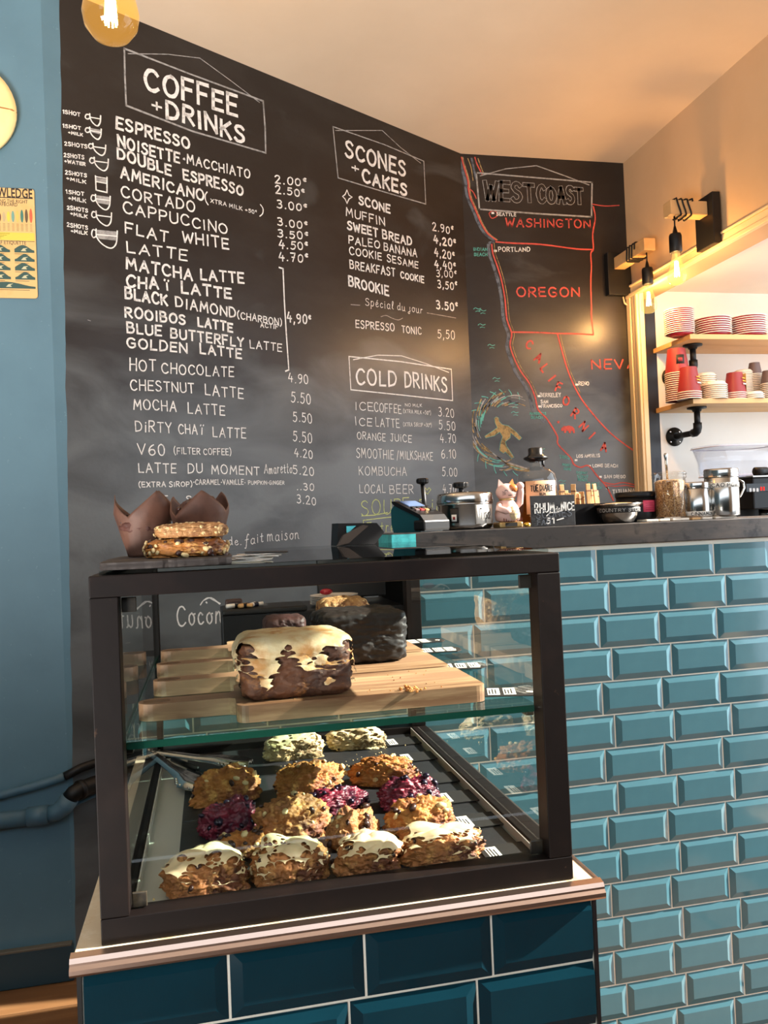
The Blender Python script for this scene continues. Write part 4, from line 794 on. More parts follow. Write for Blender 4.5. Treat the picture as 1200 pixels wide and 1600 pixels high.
o, bm = loaf('chocolate_loaf', 'black chocolate loaf cake behind the iced loaf', dx0-.028, dx1+.004, -.475, .110, ZBD+.0003, .080, 6, DLOAF, 9, ((1.2,.06),(3,.06),(8,.035),(18,.015))); bm.free()
kx = atY(442, 985, -.33).x
o, bm = loaf('brownie_block', 'dark reddish brownie block behind the iced loaf, left of the black loaf', kx-.034, kx+.036, -.34, .09, ZBD+.0003, .062, 6, mat('brownie', rgb(66,34,30), .6, noise_=(18, rgb(40,22,20), .45, .65), bump=(70, 1)), 14); bm.free()
sx = atY(538, 960, -.27).x
o, bm = loaf('sesame_loaf', 'sesame crusted loaf end showing above the black loaf', sx-.045, sx+.046, -.25, .10, ZBD+.0003, .078, 6, SESAME, 15); bm.free()
mb = MB(); P0 = atZ(645, 1078, ZBD)
for i in range(28): mb.ball((P0.x+rc.gauss(0, .007), P0.y+rc.gauss(0, .006), ZBD+.0012+rc.uniform(0, .003)*(i < 9)), rc.uniform(.0009, .0028), 1, smooth=False)
for i in range(24): mb.ball((rc.uniform(-.80, -.56), -.672+rc.uniform(-.066, .06), ZBD+.0006), rc.uniform(.0005, .0010), 1, smooth=False)
o = mb.build('crumbs', CRUST); tag(o, 'little heap of golden crumbs on the front cutting board', 'crumbs'); o['kind'] = 'stuff'
o = tag(MB().box((-.955, -.30, ZS+.0003), (-.85, -.141, ZS+.0007)).build('baking_paper', PAPER), 'white sheet of baking paper under the rear board handles', 'paper') if 0 else None

# ------------------------------------------------------------------ on top of the case
ZG = Z1+.0052
bmm = bmesh.new(); sxa = atY(156, 880, -.80).x; sxb = atY(362, 880, -.78).x
sl_ = [(sxa, -.806), (sxa+.06, -.808), (sxb-.05, -.805), (sxb, -.801), (sxb+.002, -.70), (sxb-.003, -.60), (sxa+.08, -.596), (sxa+.003, -.60), (sxa-.002, -.71)]
mb = MB(); fine = []
for i in range(len(sl_)):
    a_, b_ = sl_[i], sl_[(i+1) % len(sl_)]
    for j in range(10): t = j/10; fine.append((a_[0]+(b_[0]-a_[0])*t+.0022*noise.noise(Vector((i*3+t*4, 1, 0))), a_[1]+(b_[1]-a_[1])*t+.0022*noise.noise(Vector((i*3+t*4, 5, 0)))))
cxm = sum(p[0] for p in fine)/len(fine); cym = sum(p[1] for p in fine)/len(fine); n = len(fine); vs = []
for k_, h_ in ((.985, 0), (1.0, .003), (.99, .006), (.997, .008), (.975, .0095)):
    for i, (x, y) in enumerate(fine): kk = k_+.006*noise.noise(Vector((i*.9, h_*900, 0))); vs.append((cxm+(x-cxm)*kk, cym+(y-cym)*kk, ZG+h_))
fs = [(r_*n+i, r_*n+(i+1) % n, (r_+1)*n+(i+1) % n, (r_+1)*n+i) for r_ in range(4) for i in range(n)]+[tuple(reversed(range(n))), tuple(4*n+i for i in range(n))]
mb.add(vs, fs); tag(mb.build('slate_board', SLATEB), 'rough edged slate board carrying muffins and cookies on top of the case', 'slate board')
ZB2 = ZG+.0098
def muffin(px, Y, wpx, hpx, label, seed, rzm):
    P0 = atY(px, 850, Y); dist = (P0-CAM).dot(F3); R_ = wpx*dist/FPX/2; H_ = hpx*dist/FPX
    o = thing('muffin', label, 'muffin', (P0.x, Y, ZB2), 'muffins on top of the display case'); mb = MB(); NA, NH = 72, 14; vs = []
    for s_ in (0, 1):
        for j in range(NH+1):
            t = j/NH
            for k in range(NA):
                a = 2*PI*k/NA; pet = abs(((a*1.5/PI+rzm) % 1)*2-1); peak = .64+.36*pet+.04*math.sin(a+seed)
                tt = t*peak; r = R_*(.60+.42*min(1, tt*1.5)-.10*max(0, tt-.75)*2)*(1+.014*math.sin(a*22+seed)*(1-min(1, t*1.3))+.05*noise.noise(Vector((a*2, t*3, seed)))+.04*t*(pet-.5))
                r -= s_*.0007; vs.append((P0.x+r*math.cos(a), Y+r*math.sin(a), ZB2+.0005+H_*tt))
    for s_ in (0, 1):
        o0 = s_*(NH+1)*NA
        for j in range(NH):
            for k in range(NA):
                f = (o0+j*NA+k, o0+j*NA+(k+1) % NA, o0+(j+1)*NA+(k+1) % NA, o0+(j+1)*NA+k); mb.f.append(list(f if not s_ else reversed(f))); mb.m.append(0); mb.sm.append(True)
    mb.v = vs; o1 = (NH+1)*NA
    for k in range(NA): mb.f.append([NH*NA+k, NH*NA+(k+1) % NA, o1+NH*NA+(k+1) % NA, o1+NH*NA+k]); mb.m.append(0); mb.sm.append(False)
    mb.f.append(list(reversed(range(NA)))); mb.m.append(0); mb.sm.append(False)
    mb.build('tulip_paper', BROWNP, o)
    bm = lump((P0.x, Y, ZB2+.34*H_), (R_*.84, R_*.84, H_*(.58 if seed == 2 else .34)), 2.2, ((1.5,.08),(4,.08),(12,.05)), seed, 5, -.6); bits(bm, 9, .004, .5, CHOC, 'chocolate_chunk', o, seed); mb = MB(); mb.bm(bm, True)
    mb.build('cake', mat('muffin_crumb_%d' % seed, rgb(78,42,32), .7, noise_=(30, rgb(50,26,22), .45, .65), bump=(120, 1)), o)
muffin(227, -.665, 88, 100, 'left chocolate muffin in a brown tulip paper on the slate', 1, .5)
muffin(314, -.690, 88, 96, 'right chocolate muffin with its dome showing above the paper', 2, 1.7)
P0 = atY(292, 870, -.765); dist = (P0-CAM).dot(F3)
o = thing('granola_cookie', 'thick seed and fruit cookie lying on the slate under the sesame cookie', 'cookie', (P0.x, -.757, ZB2))
bm = lump((P0.x, -.752, ZB2+.0004), (.0455, .040, .0225), 2.8, ((2,.06),(6,.09),(16,.07),(30,.03)), 4, 5, -.6); bits(bm, 60, .0034, -.6, NUT, 'seed', o, 1, .5, .1); bits(bm, 44, .0040, -.6, CHOC, 'dried_fruit', o, 2, .6, .1); mb = MB(); mb.bm(bm, True); mb.build('dough', GRANOLA, o)
P1 = atY(300, 840, -.755)
o = thing('sesame_cookie', 'round sesame cookie stacked on top of the seed cookie', 'cookie', (P1.x, -.752, ZB2+.023))
bm = lump((P1.x, -.752, ZB2+.0225), (.0405, .036, .0165), 4, ((2,.04),(6,.05),(16,.05)), 6, 5, -.8); bits(bm, 70, .0017, -.5, NUT, 'sesame_seed', o, 1, .5, .2); mb = MB(); mb.bm(bm, True); mb.build('dough', SESAME, o)
for i in range(6):
    x = atY(370+i*6, 872, -.76+.02*(i % 3)).x; a_ = (-.5, -.15, .1, -.3, .25, -.05)[i]; mb = MB(); mb.box((-.026, -.018, 0), (.026, .018, .0009)); mb.xf(Matrix.Rotation(a_, 4, 'Z')); mb.xf(Matrix.Rotation(.03*(i % 2), 4, 'Y'))
    c = tag(mb.build('loyalty_card', [PAPER, INK][i % 2 if i > 3 else 0]), ['lowest','second lowest','third','fourth','dark fifth','topmost'][i]+' small card in the loose pile beside the slate board', 'card', 'cards piled on top of the case'); c.location = (x+.012, -.735, ZG+.0006+i*.0018)
# slanted black holder at the back of the case top
P0 = atY(558, 850, -.16); o = thing('card_holder', 'slanted black card holder with a turquoise card standing at the back of the case top', 'card holder', (P0.x, -.165, ZG))
mb = MB(); mb.prism([(-.050, 0), (.030, 0), (.052, .022), (.036, .041), (-.046, .043)], -.016, .016, 'XZ'); mb.xf(Matrix.Rotation(.25, 4, 'Z')); mb.build('body', BLACK, o, True)
mb = MB(); mb.prism([(-.052, 0), (-.030, .004), (.014, .036), (.002, .038), (-.040, .020)], -.024, -.0165, 'XZ'); mb.xf(Matrix.Rotation(.25, 4, 'Z')); mb.build('front_flap', mat('smoked_plastic', rgb(70,62,58), .25), o, True)
mb = MB(); mb.prism([(-.030, .022), (-.010, .037), (-.030, .037)], -.0182, -.0166, 'XZ'); mb.xf(Matrix.Rotation(.25, 4, 'Z')); mb.build('turquoise_card', mat('turquoise_card', rgb(80,190,205), .5), o, True)
# ------------------------------------------------------------------ things on the bar counter
def X_(x, Y, y=810): return atY(x, y, Y).x
def H_(x, y, Y, base=CT): return atY(x, y, Y).z-base
ZK = CT+.0004
# card terminal
o = thing('card_terminal', 'teal and black card payment terminal at the left end of the bar counter', 'card terminal', (X_(650, .07), .065, ZK), rz=.55)
mb = MB(); mb.prism([(-.046, 0), (.040, 0), (.046, .018), (.046, .052), (.036, .062), (-.046, .030)], -.036, .036, 'YZ'); mb.build('body', TEALP, o, True)
mb = MB(); mb.prism([(-.062, .002), (-.0465, .002), (-.0465, .031), (.034, .0635), (.040, .071), (.030, .0715), (-.050, .038), (-.062, .024)], -.040, .040, 'YZ'); mb.build('top_cover', BLACK, o, True)
sl_a = math.atan2(.0335, .080); Rm = Matrix.Translation((0, -.008, .0560)) @ Matrix.Rotation(sl_a, 4, 'X')
mb = MB(); mb.box((-.026, .006, 0), (.026, .038, .0016)); mb.xf(Rm); mb.build('screen', SCREEN, o, True)
for r in range(2):
    for c_ in range(4): mb = MB(); mb.box((-.030+c_*.016, -.010-r*.012, -.001), (-.018+c_*.016, -.002-r*.012, .0035), .001); mb.xf(Rm); mb.build('key', [GREYP, REDP, GOLD, BLACKM][(r*4+c_) % 4 if r else 3], o, True)
mb = MB(); mb.box((-.043, -.064, .003), (.043, -.030, .026), .004); mb.build('paper_slot', BLACK, o, True)
# knob on a rod
xk = X_(664, .20); o = thing('tamper_stand', 'tall black rod with a ribbed knob standing behind the card terminal', 'stand', (xk, .19, ZK))
ht = H_(660, 748, .19); MB().lathe([(.018, 0), (.018, .006), (.008, .012)], (xk, .19, ZK), 20).build('base', BLACK, o)
MB().tube([(xk, .19, ZK+.011), (xk-.005, .19, ZK+ht-.014)], .0055, 10).build('rod', BLACK, o)
def knob(x, y, z, r, h, parent):
    prof = []; mb = MB(); seg = 28; vs = []
    for rr, hh in ((.5, 0), (.86, .12), (1, .3), (1, .75), (.9, .95), (.5, 1)):
        for k in range(seg): a = 2*PI*k/seg; q_ = r*rr*(1+.06*(k % 2)*(1 if .1 < hh < .9 else 0)); vs.append((x+q_*math.cos(a), y+q_*math.sin(a), z+h*hh))
    fs = [(i*seg+k, i*seg+(k+1) % seg, (i+1)*seg+(k+1) % seg, (i+1)*seg+k) for i in range(5) for k in range(seg)]+[tuple(reversed(range(seg))), tuple(5*seg+k for k in range(seg))]
    mb.add(vs, fs); return mb.build('knob', BLACK, parent)
knob(xk-.005, .19, ZK+ht-.014, .0145, .015, o)
# tips pot
Yp = .13; xa, xb = X_(685, Yp), X_(769, Yp); xc = (xa+xb)/2; R_ = (xb-xa)/2; hp = H_(727, 771, Yp)
o = thing('tips_pot', 'shiny steel pot with black lid knob and a paper note reading Tips', 'pot', (xc, Yp, ZK))
MB().lathe([(R_*.86, 0), (R_*.93, .005), (R_*.96, .012), (R_*.96, hp-.030), (R_*1.0, hp-.028), (R_*1.0, hp-.024)], (xc, Yp, ZK), 48, cap=True).build('body', INOX, o)
MB().lathe([(R_*1.01, hp-.0238), (R_*1.02, hp-.021), (R_*1.0, hp-.006), (R_*.96, hp-.001), (R_*.5, hp+.003), (0.001, hp+.004)], (xc, Yp, ZK), 48, cap=False).build('lid', INOX, o); ld = o.children[-1]
MB().cyl((xc-.008, Yp, ZK+hp+.003), .006, .010, 14).build('knob_stem', BLACK, ld); knob(xc-.008, Yp, ZK+hp+.012, .0185, .015, ld)
def wrap(xc, yc, r, a0, a1, z0, z1, m, name, parent, th=.0006, seg=10):
    mb = MB(); vs = []
    for i in range(seg+1):
        a = math.radians(a0+(a1-a0)*i/seg)
        for rr in (r, r+th):
            for z in (z0, z1): vs.append((xc+rr*math.cos(a), yc+rr*math.sin(a), z))
    for i in range(seg): b = i*4; fs = [(b+2, b+6, b+7, b+3), (b, b+1, b+5, b+4), (b+1, b+3, b+7, b+5), (b, b+4, b+6, b+2)]; mb.f += [list(f) for f in fs]; mb.m += [0]*4; mb.sm += [True, True, False, False]
    mb.v = vs; mb.f += [[0, 2, 3, 1], [seg*4, seg*4+1, seg*4+3, seg*4+2]]; mb.m += [0, 0]; mb.sm += [False, False]; return mb.build(name, m, parent)
def wrap_strokes(txt, xc, yc, r, ac, zc, cap, wd, m, parent, name='lettering', fit=None, font=False):
    """hand lettering laid on a cylinder; ac = centre angle in degrees (-90 faces the viewer)"""
    st, W_ = text_strokes(txt); k = cap/6; kx = (fit/W_) if fit else k; mb = MB()
    class WW:
        def w(s, u, z, h=0): a = math.radians(ac)+u/r; return Vector((xc+(r+h+.0009)*math.cos(a), yc+(r+h+.0009)*math.sin(a), z))
    for s_ in st:
        pts = [((x-W_/2)*kx, zc-cap/2+y*k) for x, y in s_]
        for g in sharp(pts): ribbon(mb, WW(), g, wd, 0)
    return mb.build(name, m, parent)
wrap(xc, Yp, R_*.97, -86, -34, ZK+.012, ZK+hp-.028, PAPER, 'paper_note', o)
wrap_strokes('Tips!', xc, Yp, R_*.985, -62, ZK+hp*.42, .024, .0022, INK, o.children[-1], fit=.036)
wrap(xc, Yp, R_*.97, -140, -122, ZK+.016, ZK+.050, INK, 'sticker', o); wrap(xc, Yp, R_*.975, -137, -126, ZK+.020, ZK+.036, PAPER, 'sticker', o); wrap(xc, Yp, R_*.982, -134, -129, ZK+.024, ZK+.031, REDP, 'sticker', o)
# waving cat
Yc = .095; xc = (X_(774, Yc)+X_(812, Yc))/2; s_ = H_(790, 749, Yc)/.118
o = thing('lucky_cat', 'small pink waving cat figurine on a gold base beside the rum bottle', 'figurine', (xc, Yc, ZK))
def CP(x, y, z): return (xc+x*s_, Yc+y*s_, ZK+z*s_)
mb = MB(); mb.box(CP(-.030, -.026, 0), CP(.030, .026, .014), .004*s_); mb.build('base', GOLD, o)
MB().box(CP(-.016, -.0275, .003), CP(.014, -.0258, .012)).build('solar_panel', INK, o)
bm = bmesh.new(); import mathutils
mb = MB(); mb.lathe([(.020*s_, .014*s_), (.029*s_, .018*s_), (.031*s_, .032*s_), (.027*s_, .050*s_), (.019*s_, .064*s_), (.017*s_, .070*s_)], (xc, Yc, ZK), 28)
mb.ball(CP(0, 0, .086), .0245*s_, 4, (1.08, .95, .88)); mb.build('body', PINKW, o)
for sx_ in (-1, 1):
    mb = MB(); b0 = [CP(sx_*.004, -.003, .103), CP(sx_*.022, -.003, .096), CP(sx_*.020, .010, .096), CP(sx_*.006, .010, .103)]; tip = CP(sx_*.018, .002, .119)
    mb.add(b0+[tip], [(0,1,4), (1,2,4), (2,3,4), (3,0,4), (3,2,1,0)]); mb.build('ear', ORANGE if sx_ > 0 else PINKW, o)
MB().ball(CP(.011, -.013, .094), .0135*s_, 3, (1, .80, .85)).build('orange_patch', ORANGE, o)
MB().tube([CP(.020, -.002, .048), CP(.031, -.006, .060), CP(.033, -.009, .085), CP(.031, -.011, .098)], [.008*s_, .0085*s_, .008*s_, .0085*s_], 14).build('raised_arm', PINKW, o)
MB().ball(CP(.031, -.012, .100), .0098*s_, 3).build('paw', PINKW, o)
MB().tube([CP(-.022, -.008, .058), CP(-.028, -.018, .047), CP(-.014, -.030, .040), CP(-.004, -.032, .044)], [.008*s_, .0085*s_, .0078*s_, .0070*s_], 14).build('arm', PINKW, o)
MB().lathe([(.0175*s_, 0), (.0205*s_, .002*s_), (.0175*s_, .005*s_)], CP(0, 0, .066), 24, cap=False).build('collar', GOLD, o)
mb = MB(); mb.lathe([(.001, 0), (.0115*s_, 0), (.0115*s_, .003*s_), (.001, .003*s_)], (0, 0, 0), 24, axis='Y', cap=False); mb.xf(Matrix.Translation(Vector(CP(.005, -.031, .035))) @ Matrix.Diagonal((1, 1, 1.45, 1))); mb.build('coin', mat('pale_gold_coin', rgb(222,200,160), .4), o)
for i, t_ in enumerate(('LUCKY', 'POWER')): print_text(t_, INK, .0058*s_, 'lettering', o, face(CP(.005, -.0345, .040-i*.008), (1,0,0), (0,0,1)))
class FW:
    def __init__(s, p): s.p = Vector(p)
    def w(s, u, z, h=0): return s.p+Vector((u*s_, -h-.0003, z*s_))
mb = MB(); f_ = FW(CP(0, -.0225, .086))
for g in ([(-.013,.002),(-.009,.005),(-.005,.002)], [(.005,.002),(.009,.005),(.013,.002)], [(-.004,-.007),(-.002,-.009),(0,-.007),(.002,-.009),(.004,-.007)]): ribbon(mb, f_, smooth_pts(g), .0014, 0)
for sg in (-1, 1):
    for k in (-1, 0, 1): ribbon(mb, f_, [(sg*.011, -.004+k*.002), (sg*.019, -.003+k*.004)], .0009, 0)
mb.build('face_lines', INK, o)
for i in range(4): mb = MB(); mb.box(CP(-.020+i*.006, -.0265, .015), CP(-.018+i*.006, -.025, .023)); mb.box(CP(.014+i*.004, -.0265, .015), CP(.0155+i*.004, -.025, .023)); mb.build('claw_mark', mat('red_brown_line_%d' % i, rgb(96,30,26), .5), o)
# rum bottle
Yb_ = .155; xa, xb = X_(812, Yb_), X_(870, Yb_); xc = (xa+xb)/2; R_ = (xb-xa)/2; ht = H_(841, 700, Yb_); hs = H_(841, 745, Yb_)
o = thing('rum_bottle', 'round amber rum bottle with black wax stopper behind the small chalk sign', 'bottle', (xc, Yb_, ZK))
nr = .0165
MB().lathe([(R_*.9, 0), (R_, .006), (R_, hs-.012), (R_*.93, hs+.006), (R_*.70, hs+.016), (nr*1.3, hs+.021), (nr, hs+.026), (nr, hs+.042)], (xc, Yb_, ZK), 40, cap=False).build('glass', WGLASS, o)
MB().lathe([(R_*.86, .006), (R_*.955, .010), (R_*.955, hs-.016), (R_*.94, hs-.013), (.001, hs-.013)], (xc, Yb_, ZK), 36).build('rum', LIQ, o)
MB().lathe([(nr*.9, hs+.036), (R_*.62, hs+.044), (R_*.62, hs+.048), (nr*1.25, hs+.052), (nr*1.1, hs+.056), (nr*1.1, ht-.002), (nr*.9, ht)], (xc, Yb_, ZK), 28).build('stopper', mat('black_wax', rgb(18,17,17), .25), o)
MB().tube([(xc+nr*.8, Yb_-nr*.7, ZK+hs+.047), (xc+nr*.8, Yb_-nr*.75, ZK+hs+.030), (xc+nr, Yb_-nr*.8, ZK+hs+.024)], [.004, .003, .0025], 8).build('wax_drip', BLACK, o)
lb_ = wrap(xc, Yb_, R_*1.004, -146, -50, ZK+.030, ZK+hs-.012, LABELC, 'label', o, seg=20)
wrap_strokes('TUE DIABLE', xc, Yb_, R_*1.01, -98, ZK+hs-.030, .013, .0024, INK, lb_, fit=.056)
wrap_strokes('RUM', xc, Yb_, R_*1.01, -98, ZK+hs-.045, .006, .0012, INK, lb_, fit=.014)
for dz, f_ in ((-.020, .050), (-.038, .05), (-.056, .04)): wrap(xc, Yb_, R_*1.011, -98-f_*500, -98+f_*500, ZK+hs+dz-.0016, ZK+hs+dz-.0008, INK, 'label_line', lb_)
wrap(xc, Yb_, R_*1.011, -110, -86, ZK+hs-.053, ZK+hs-.049, INK, 'label_ornament', lb_)
# chalk price sign
Ys = .035; xa, xb = X_(830, Ys), X_(899, Ys); hs2 = H_(865, 774, Ys)
o = thing('chalk_sign', 'small black chalk sign reading RHUM de NICE in front of the rum bottle', 'sign', ((xa+xb)/2, Ys, ZK))
MB().box((xa, Ys, ZK), (xb, Ys+.004, ZK+hs2), .0008).build('board', SLATE, o); MB().box((xa+.02, Ys+.0042, ZK), (xb-.02, Ys+.022, ZK+.006)).build('stand', BLACK, o)
WS = Wall((0, Ys, 0), (1, 0, 0))
for t in [('RHUM',(836,802),(866,799),15,.0036), ('de',(868,799),(875,798),7,.0018), ('NICE',(877,798),(897,796),13,.0034), ('51',(854,818),(866,817),9,.0032), ('-',(870,817),(880,814),9,.003)]: write(WS, *t, CHALK, parent=o)
draw(WS, [(854,806),(860,801),(868,801),(874,799),(879,797)], .0022, CHALK, parent=o, curve=True)
for t in [('SCONES', (838,810), (893,806), 12, .002), ('FAIT',(840,820),(862,819),9,.002)]: write(WS, *t, CHALKG, parent=o)
x = X_(822, .035)
tag(MB().ball((x, .03, ZK+.006), .007, 2, (1.3, .8, .8), False).build('foil_scrap', mat('gold_foil', rgb(200,160,60), .25, .9)), 'crumpled gold foil scrap between the cat and the chalk sign', 'foil')
# box of sugar sticks
Yx = .16; xa, xb = X_(872, Yx), X_(948, Yx); hb = H_(905, 788, Yx)
o = thing('sugar_box', 'black box holding kraft sugar sticks behind the steel bowl', 'box', ((xa+xb)/2, Yx, ZK))
mb = MB(); mb.box((xa, Yx-.035, ZK), (xb, Yx+.035, ZK+.002)); mb.box((xa, Yx-.035, ZK+.002), (xb, Yx-.033, ZK+hb)); mb.box((xa, Yx+.033, ZK+.002), (xb, Yx+.035, ZK+hb)); mb.box((xa, Yx-.033, ZK+.002), (xa+.002, Yx+.033, ZK+hb)); mb.box((xb-.002, Yx-.033, ZK+.002), (xb, Yx+.033, ZK+hb)); mb.build('box', BLACK, o)
r2 = random.Random(3)
for i in range(18):
    w_ = .0115; hx = r2.uniform(.070, .086) if i > 3 else .098; xx = xa+.006+(xb-xa-.02)*((i*.61803) % 1); yy_ = Yx-.026+.048*(i/17)
    mb = MB(); mb.box((-w_/2, -.0017, 0), (w_/2, .0017, hx), .0012); mb.box((-w_/2-.0004, -.0004, hx-.006), (w_/2+.0004, .0004, hx))
    mb.mi = 1; mb.box((-w_/2-.0002, -.0019, hx*.80), (w_/2+.0002, .0019, hx*.84))
    mb.xf(Matrix.Translation((xx, yy_, ZK+.0025)) @ Matrix.Rotation(r2.uniform(-.10, .10), 4, 'Y') @ Matrix.Rotation(r2.uniform(-.4, .4), 4, 'Z'))
    tag(mb.build('sugar_stick', [KRAFT, mat('brown_print', rgb(120,78,48), .6) if i == 0 else bpy.data.materials['brown_print']]), ('tall' if i < 4 else 'low')+' kraft paper sugar stick standing in the black box', 'sugar stick', 'sugar sticks in the black box')
# steel bowl
Yw = .075; xa, xb = X_(932, Yw, 785), X_(999, Yw, 785); xc = (xa+xb)/2; R_ = (xb-xa)/2; hb = H_(965, 787, Yw)
o = thing('steel_bowl', 'steel bowl with black lettered band in front of the black canister', 'bowl', (xc, Yw, ZK))
MB().lathe([(R_*.45, 0), (R_*.62, .003), (R_*.78, hb*.4), (R_*.88, hb*.85), (R_, hb*.93), (R_*1.02, hb), (R_*.97, hb*.98), (R_*.86, hb*.86), (R_*.74, hb*.4), (R_*.5, .006), (.001, .005)], (xc, Yw, ZK), 40, cap=False).build('bowl', INOX, o)
MB().lathe([(R_*.835, hb*.52), (R_*.87, hb*.54), (R_*.895, hb*.78), (R_*.87, hb*.80)], (xc, Yw, ZK), 40, cap=False).build('band', INK, o)
wrap_strokes('COUNTRY STORE', xc, Yw, R_*.905, -108, ZK+hb*.66, hb*.16, .0011, CHALKF, o, fit=R_*2.1)
MB().lathe([(R_*.80, hb*.88), (R_*.55, hb*1.02), (.001, hb*1.05)], (xc, Yw, ZK), 30, cap=False).build('kraft_contents', KRAFT, o)
# black canister with pink label
Yn = .145; xa, xb = X_(967, Yn), X_(1021, Yn); xc = (xa+xb)/2; R_ = (xb-xa)/2; hb = H_(995, 769, Yn)
o = thing('black_canister', 'round black canister with a pink label left of the sugar jar', 'canister', (xc, Yn, ZK))
MB().lathe([(R_*.95, 0), (R_, .004), (R_, hb-.014)], (xc, Yn, ZK), 40).build('body', BLACK, o); MB().lathe([(R_*1.03, hb-.0138), (R_*1.04, hb-.010), (R_*1.04, hb-.003), (R_*.98, hb)], (xc, Yn, ZK), 40).build('lid', BLACK, o)
wrap(xc, Yn, R_*1.003, -98, -50, ZK+hb*.32, ZK+hb*.70, PINKL, 'pink_label', o)
for k in range(4): wrap(xc, Yn, R_*1.02, -90, -60, ZK+hb*(.38+k*.075), ZK+hb*(.39+k*.075), mat('dark_pink_print_%d' % k, rgb(140,30,60), .6), 'label_line', o)
# sugar jar with spoon
Yj = .10; xa, xb = X_(1025, Yj), X_(1071, Yj); xc = (xa+xb)/2; R_ = (xb-xa)/2; hb = H_(1048, 738, Yj); ZJ = ZK+.0062
o = thing('sugar_jar', 'tall glass jar of brown sugar with a spoon standing in it', 'jar', (xc, Yj, ZJ)); hb -= .006
mb = MB(); seg = 40; prof = [(.94, .0), (1, .006), (1, .80), (.98, .85), (1.06, .87), (1.06, .90), (1.0, .92), (1.07, .94), (1.07, .97), (.98, 1.0), (.90, 1.0), (.90, .87), (.93, .80), (.93, .02), (.001, .02)]
mb.lathe([(R_*.96*r_, hb*h_) for r_, h_ in prof], (xc, Yj, ZJ), seg, cap=True); mb.build('glass', WGLASS, o)
for k in range(10): a = 2*PI*k/10; MB().tube([(xc+R_*.955*math.cos(a), Yj+R_*.955*math.sin(a), ZJ+.004), (xc+R_*.955*math.cos(a), Yj+R_*.955*math.sin(a), ZJ+hb*.80)], .0017, 6).build('flute', WGLASS, o)
MB().lathe([(R_*.80, hb*.025), (R_*.87, hb*.03), (R_*.87, hb*.80), (R_*.6, hb*.83), (.001, hb*.82)], (xc, Yj, ZJ), 32).build('sugar', SUGAR, o)
xs_ = X_(1040, Yj, 708); st = H_(1040, 708, Yj, ZJ)
s1 = thing('spoon', 'steel spoon standing in the brown sugar jar', 'spoon', (xs_, Yj, ZJ+hb*.78)); mb = MB(); mb.tube([(xc-.004, Yj, ZJ+hb*.836), (xs_, Yj, ZJ+st*.90), (xs_, Yj, ZJ+st*.97), (xs_, Yj, ZJ+st)], [.0026, .0034, .0052, .0030], 10); mb.build('handle', INOX, s1)
# tins
def tin(x0, x1, yt, Y, word, label, name, handle=False):
    xa, xb = X_(x0, Y), X_(x1, Y); xc = (xa+xb)/2; R_ = (xb-xa)/2; hb = H_((x0+x1)/2, yt, Y)-.006
    o = thing(name, label, 'tin', (xc, Y, ZJ), 'steel powder tins on the bar counter')
    MB().lathe([(R_*.97, 0), (R_, .003), (R_, hb*.80), (R_*.97, hb*.81)], (xc, Y, ZJ), 48).build('body', INOX, o)
    MB().lathe([(R_*.98, hb*.812), (R_*1.03, hb*.83), (R_*.99, hb*.86), (R_*1.03, hb*.89), (R_*.99, hb*.92), (R_*1.02, hb*.96), (R_*.97, hb)], (xc, Y, ZJ), 48).build('lid', INOX, o)
    return o, xc, R_, hb
o, xc, R_, hb = tin(1067, 1110, 754, .10, '', 'short steel tin labelled CINNAMON between the sugar jar and the cacao tin', 'cinnamon_tin')
wrap(xc, .10, R_*1.003, -200, -30, ZJ+.002, ZJ+.014, PAPER, 'label', o, seg=20); wrap_strokes('CINNAMON', xc, .10, R_*1.012, -98, ZJ+.008, .0078, .0015, INK, o.children[-1], fit=R_*1.5)
o, xc, R_, hb = tin(1107, 1152, 733, .085, '', 'tall steel tin with handle labelled CACAO POWDER', 'cacao_tin')
wrap(xc, .085, R_*1.003, -205, -10, ZJ+hb*.60, ZJ+hb*.70, PAPER, 'label', o, seg=20); wrap_strokes('CACAO POWDER', xc, .085, R_*1.012, -104, ZJ+hb*.65, .0085, .0016, INK, o.children[-1], fit=R_*2.9)
mb = MB(); hz = ZJ+hb; a_ = -10*PI/180; hx0 = xc+R_*.98; mb.tube([(hx0, .085, ZJ+hb*.74), (hx0+.010, .083, ZJ+hb*.755), (hx0+.020, .081, ZJ+hb*.70), (hx0+.022, .081, ZJ+hb*.58), (hx0+.012, .083, ZJ+hb*.42), (hx0+.001, .085, ZJ+hb*.34)], .0028, 8); mb.build('handle', INOX, o)
for i, (x0, x1, c_) in enumerate(((1001,1020,0), (1022,1038,0), (1042,1068,0), (1072,1086,1), (1088,1104,0), (1108,1141,0))):
    xa, xb = X_(x0, .085), X_(x1, .085); tag(MB().box((xa, .058, ZK), (xb-.001, .128, ZK+.0055), .0012).build('coaster', [CARD, PINE][c_]), ['white tile at the left end of the row under the sugar jar','white tile under the left of the sugar jar','long white tile under the right of the sugar jar','pale wooden tile between the jar and the cinnamon tin','pale wooden tile under the cinnamon tin','longest white tile under the cacao tin'][i], 'coaster', 'coasters under the jar and tins')

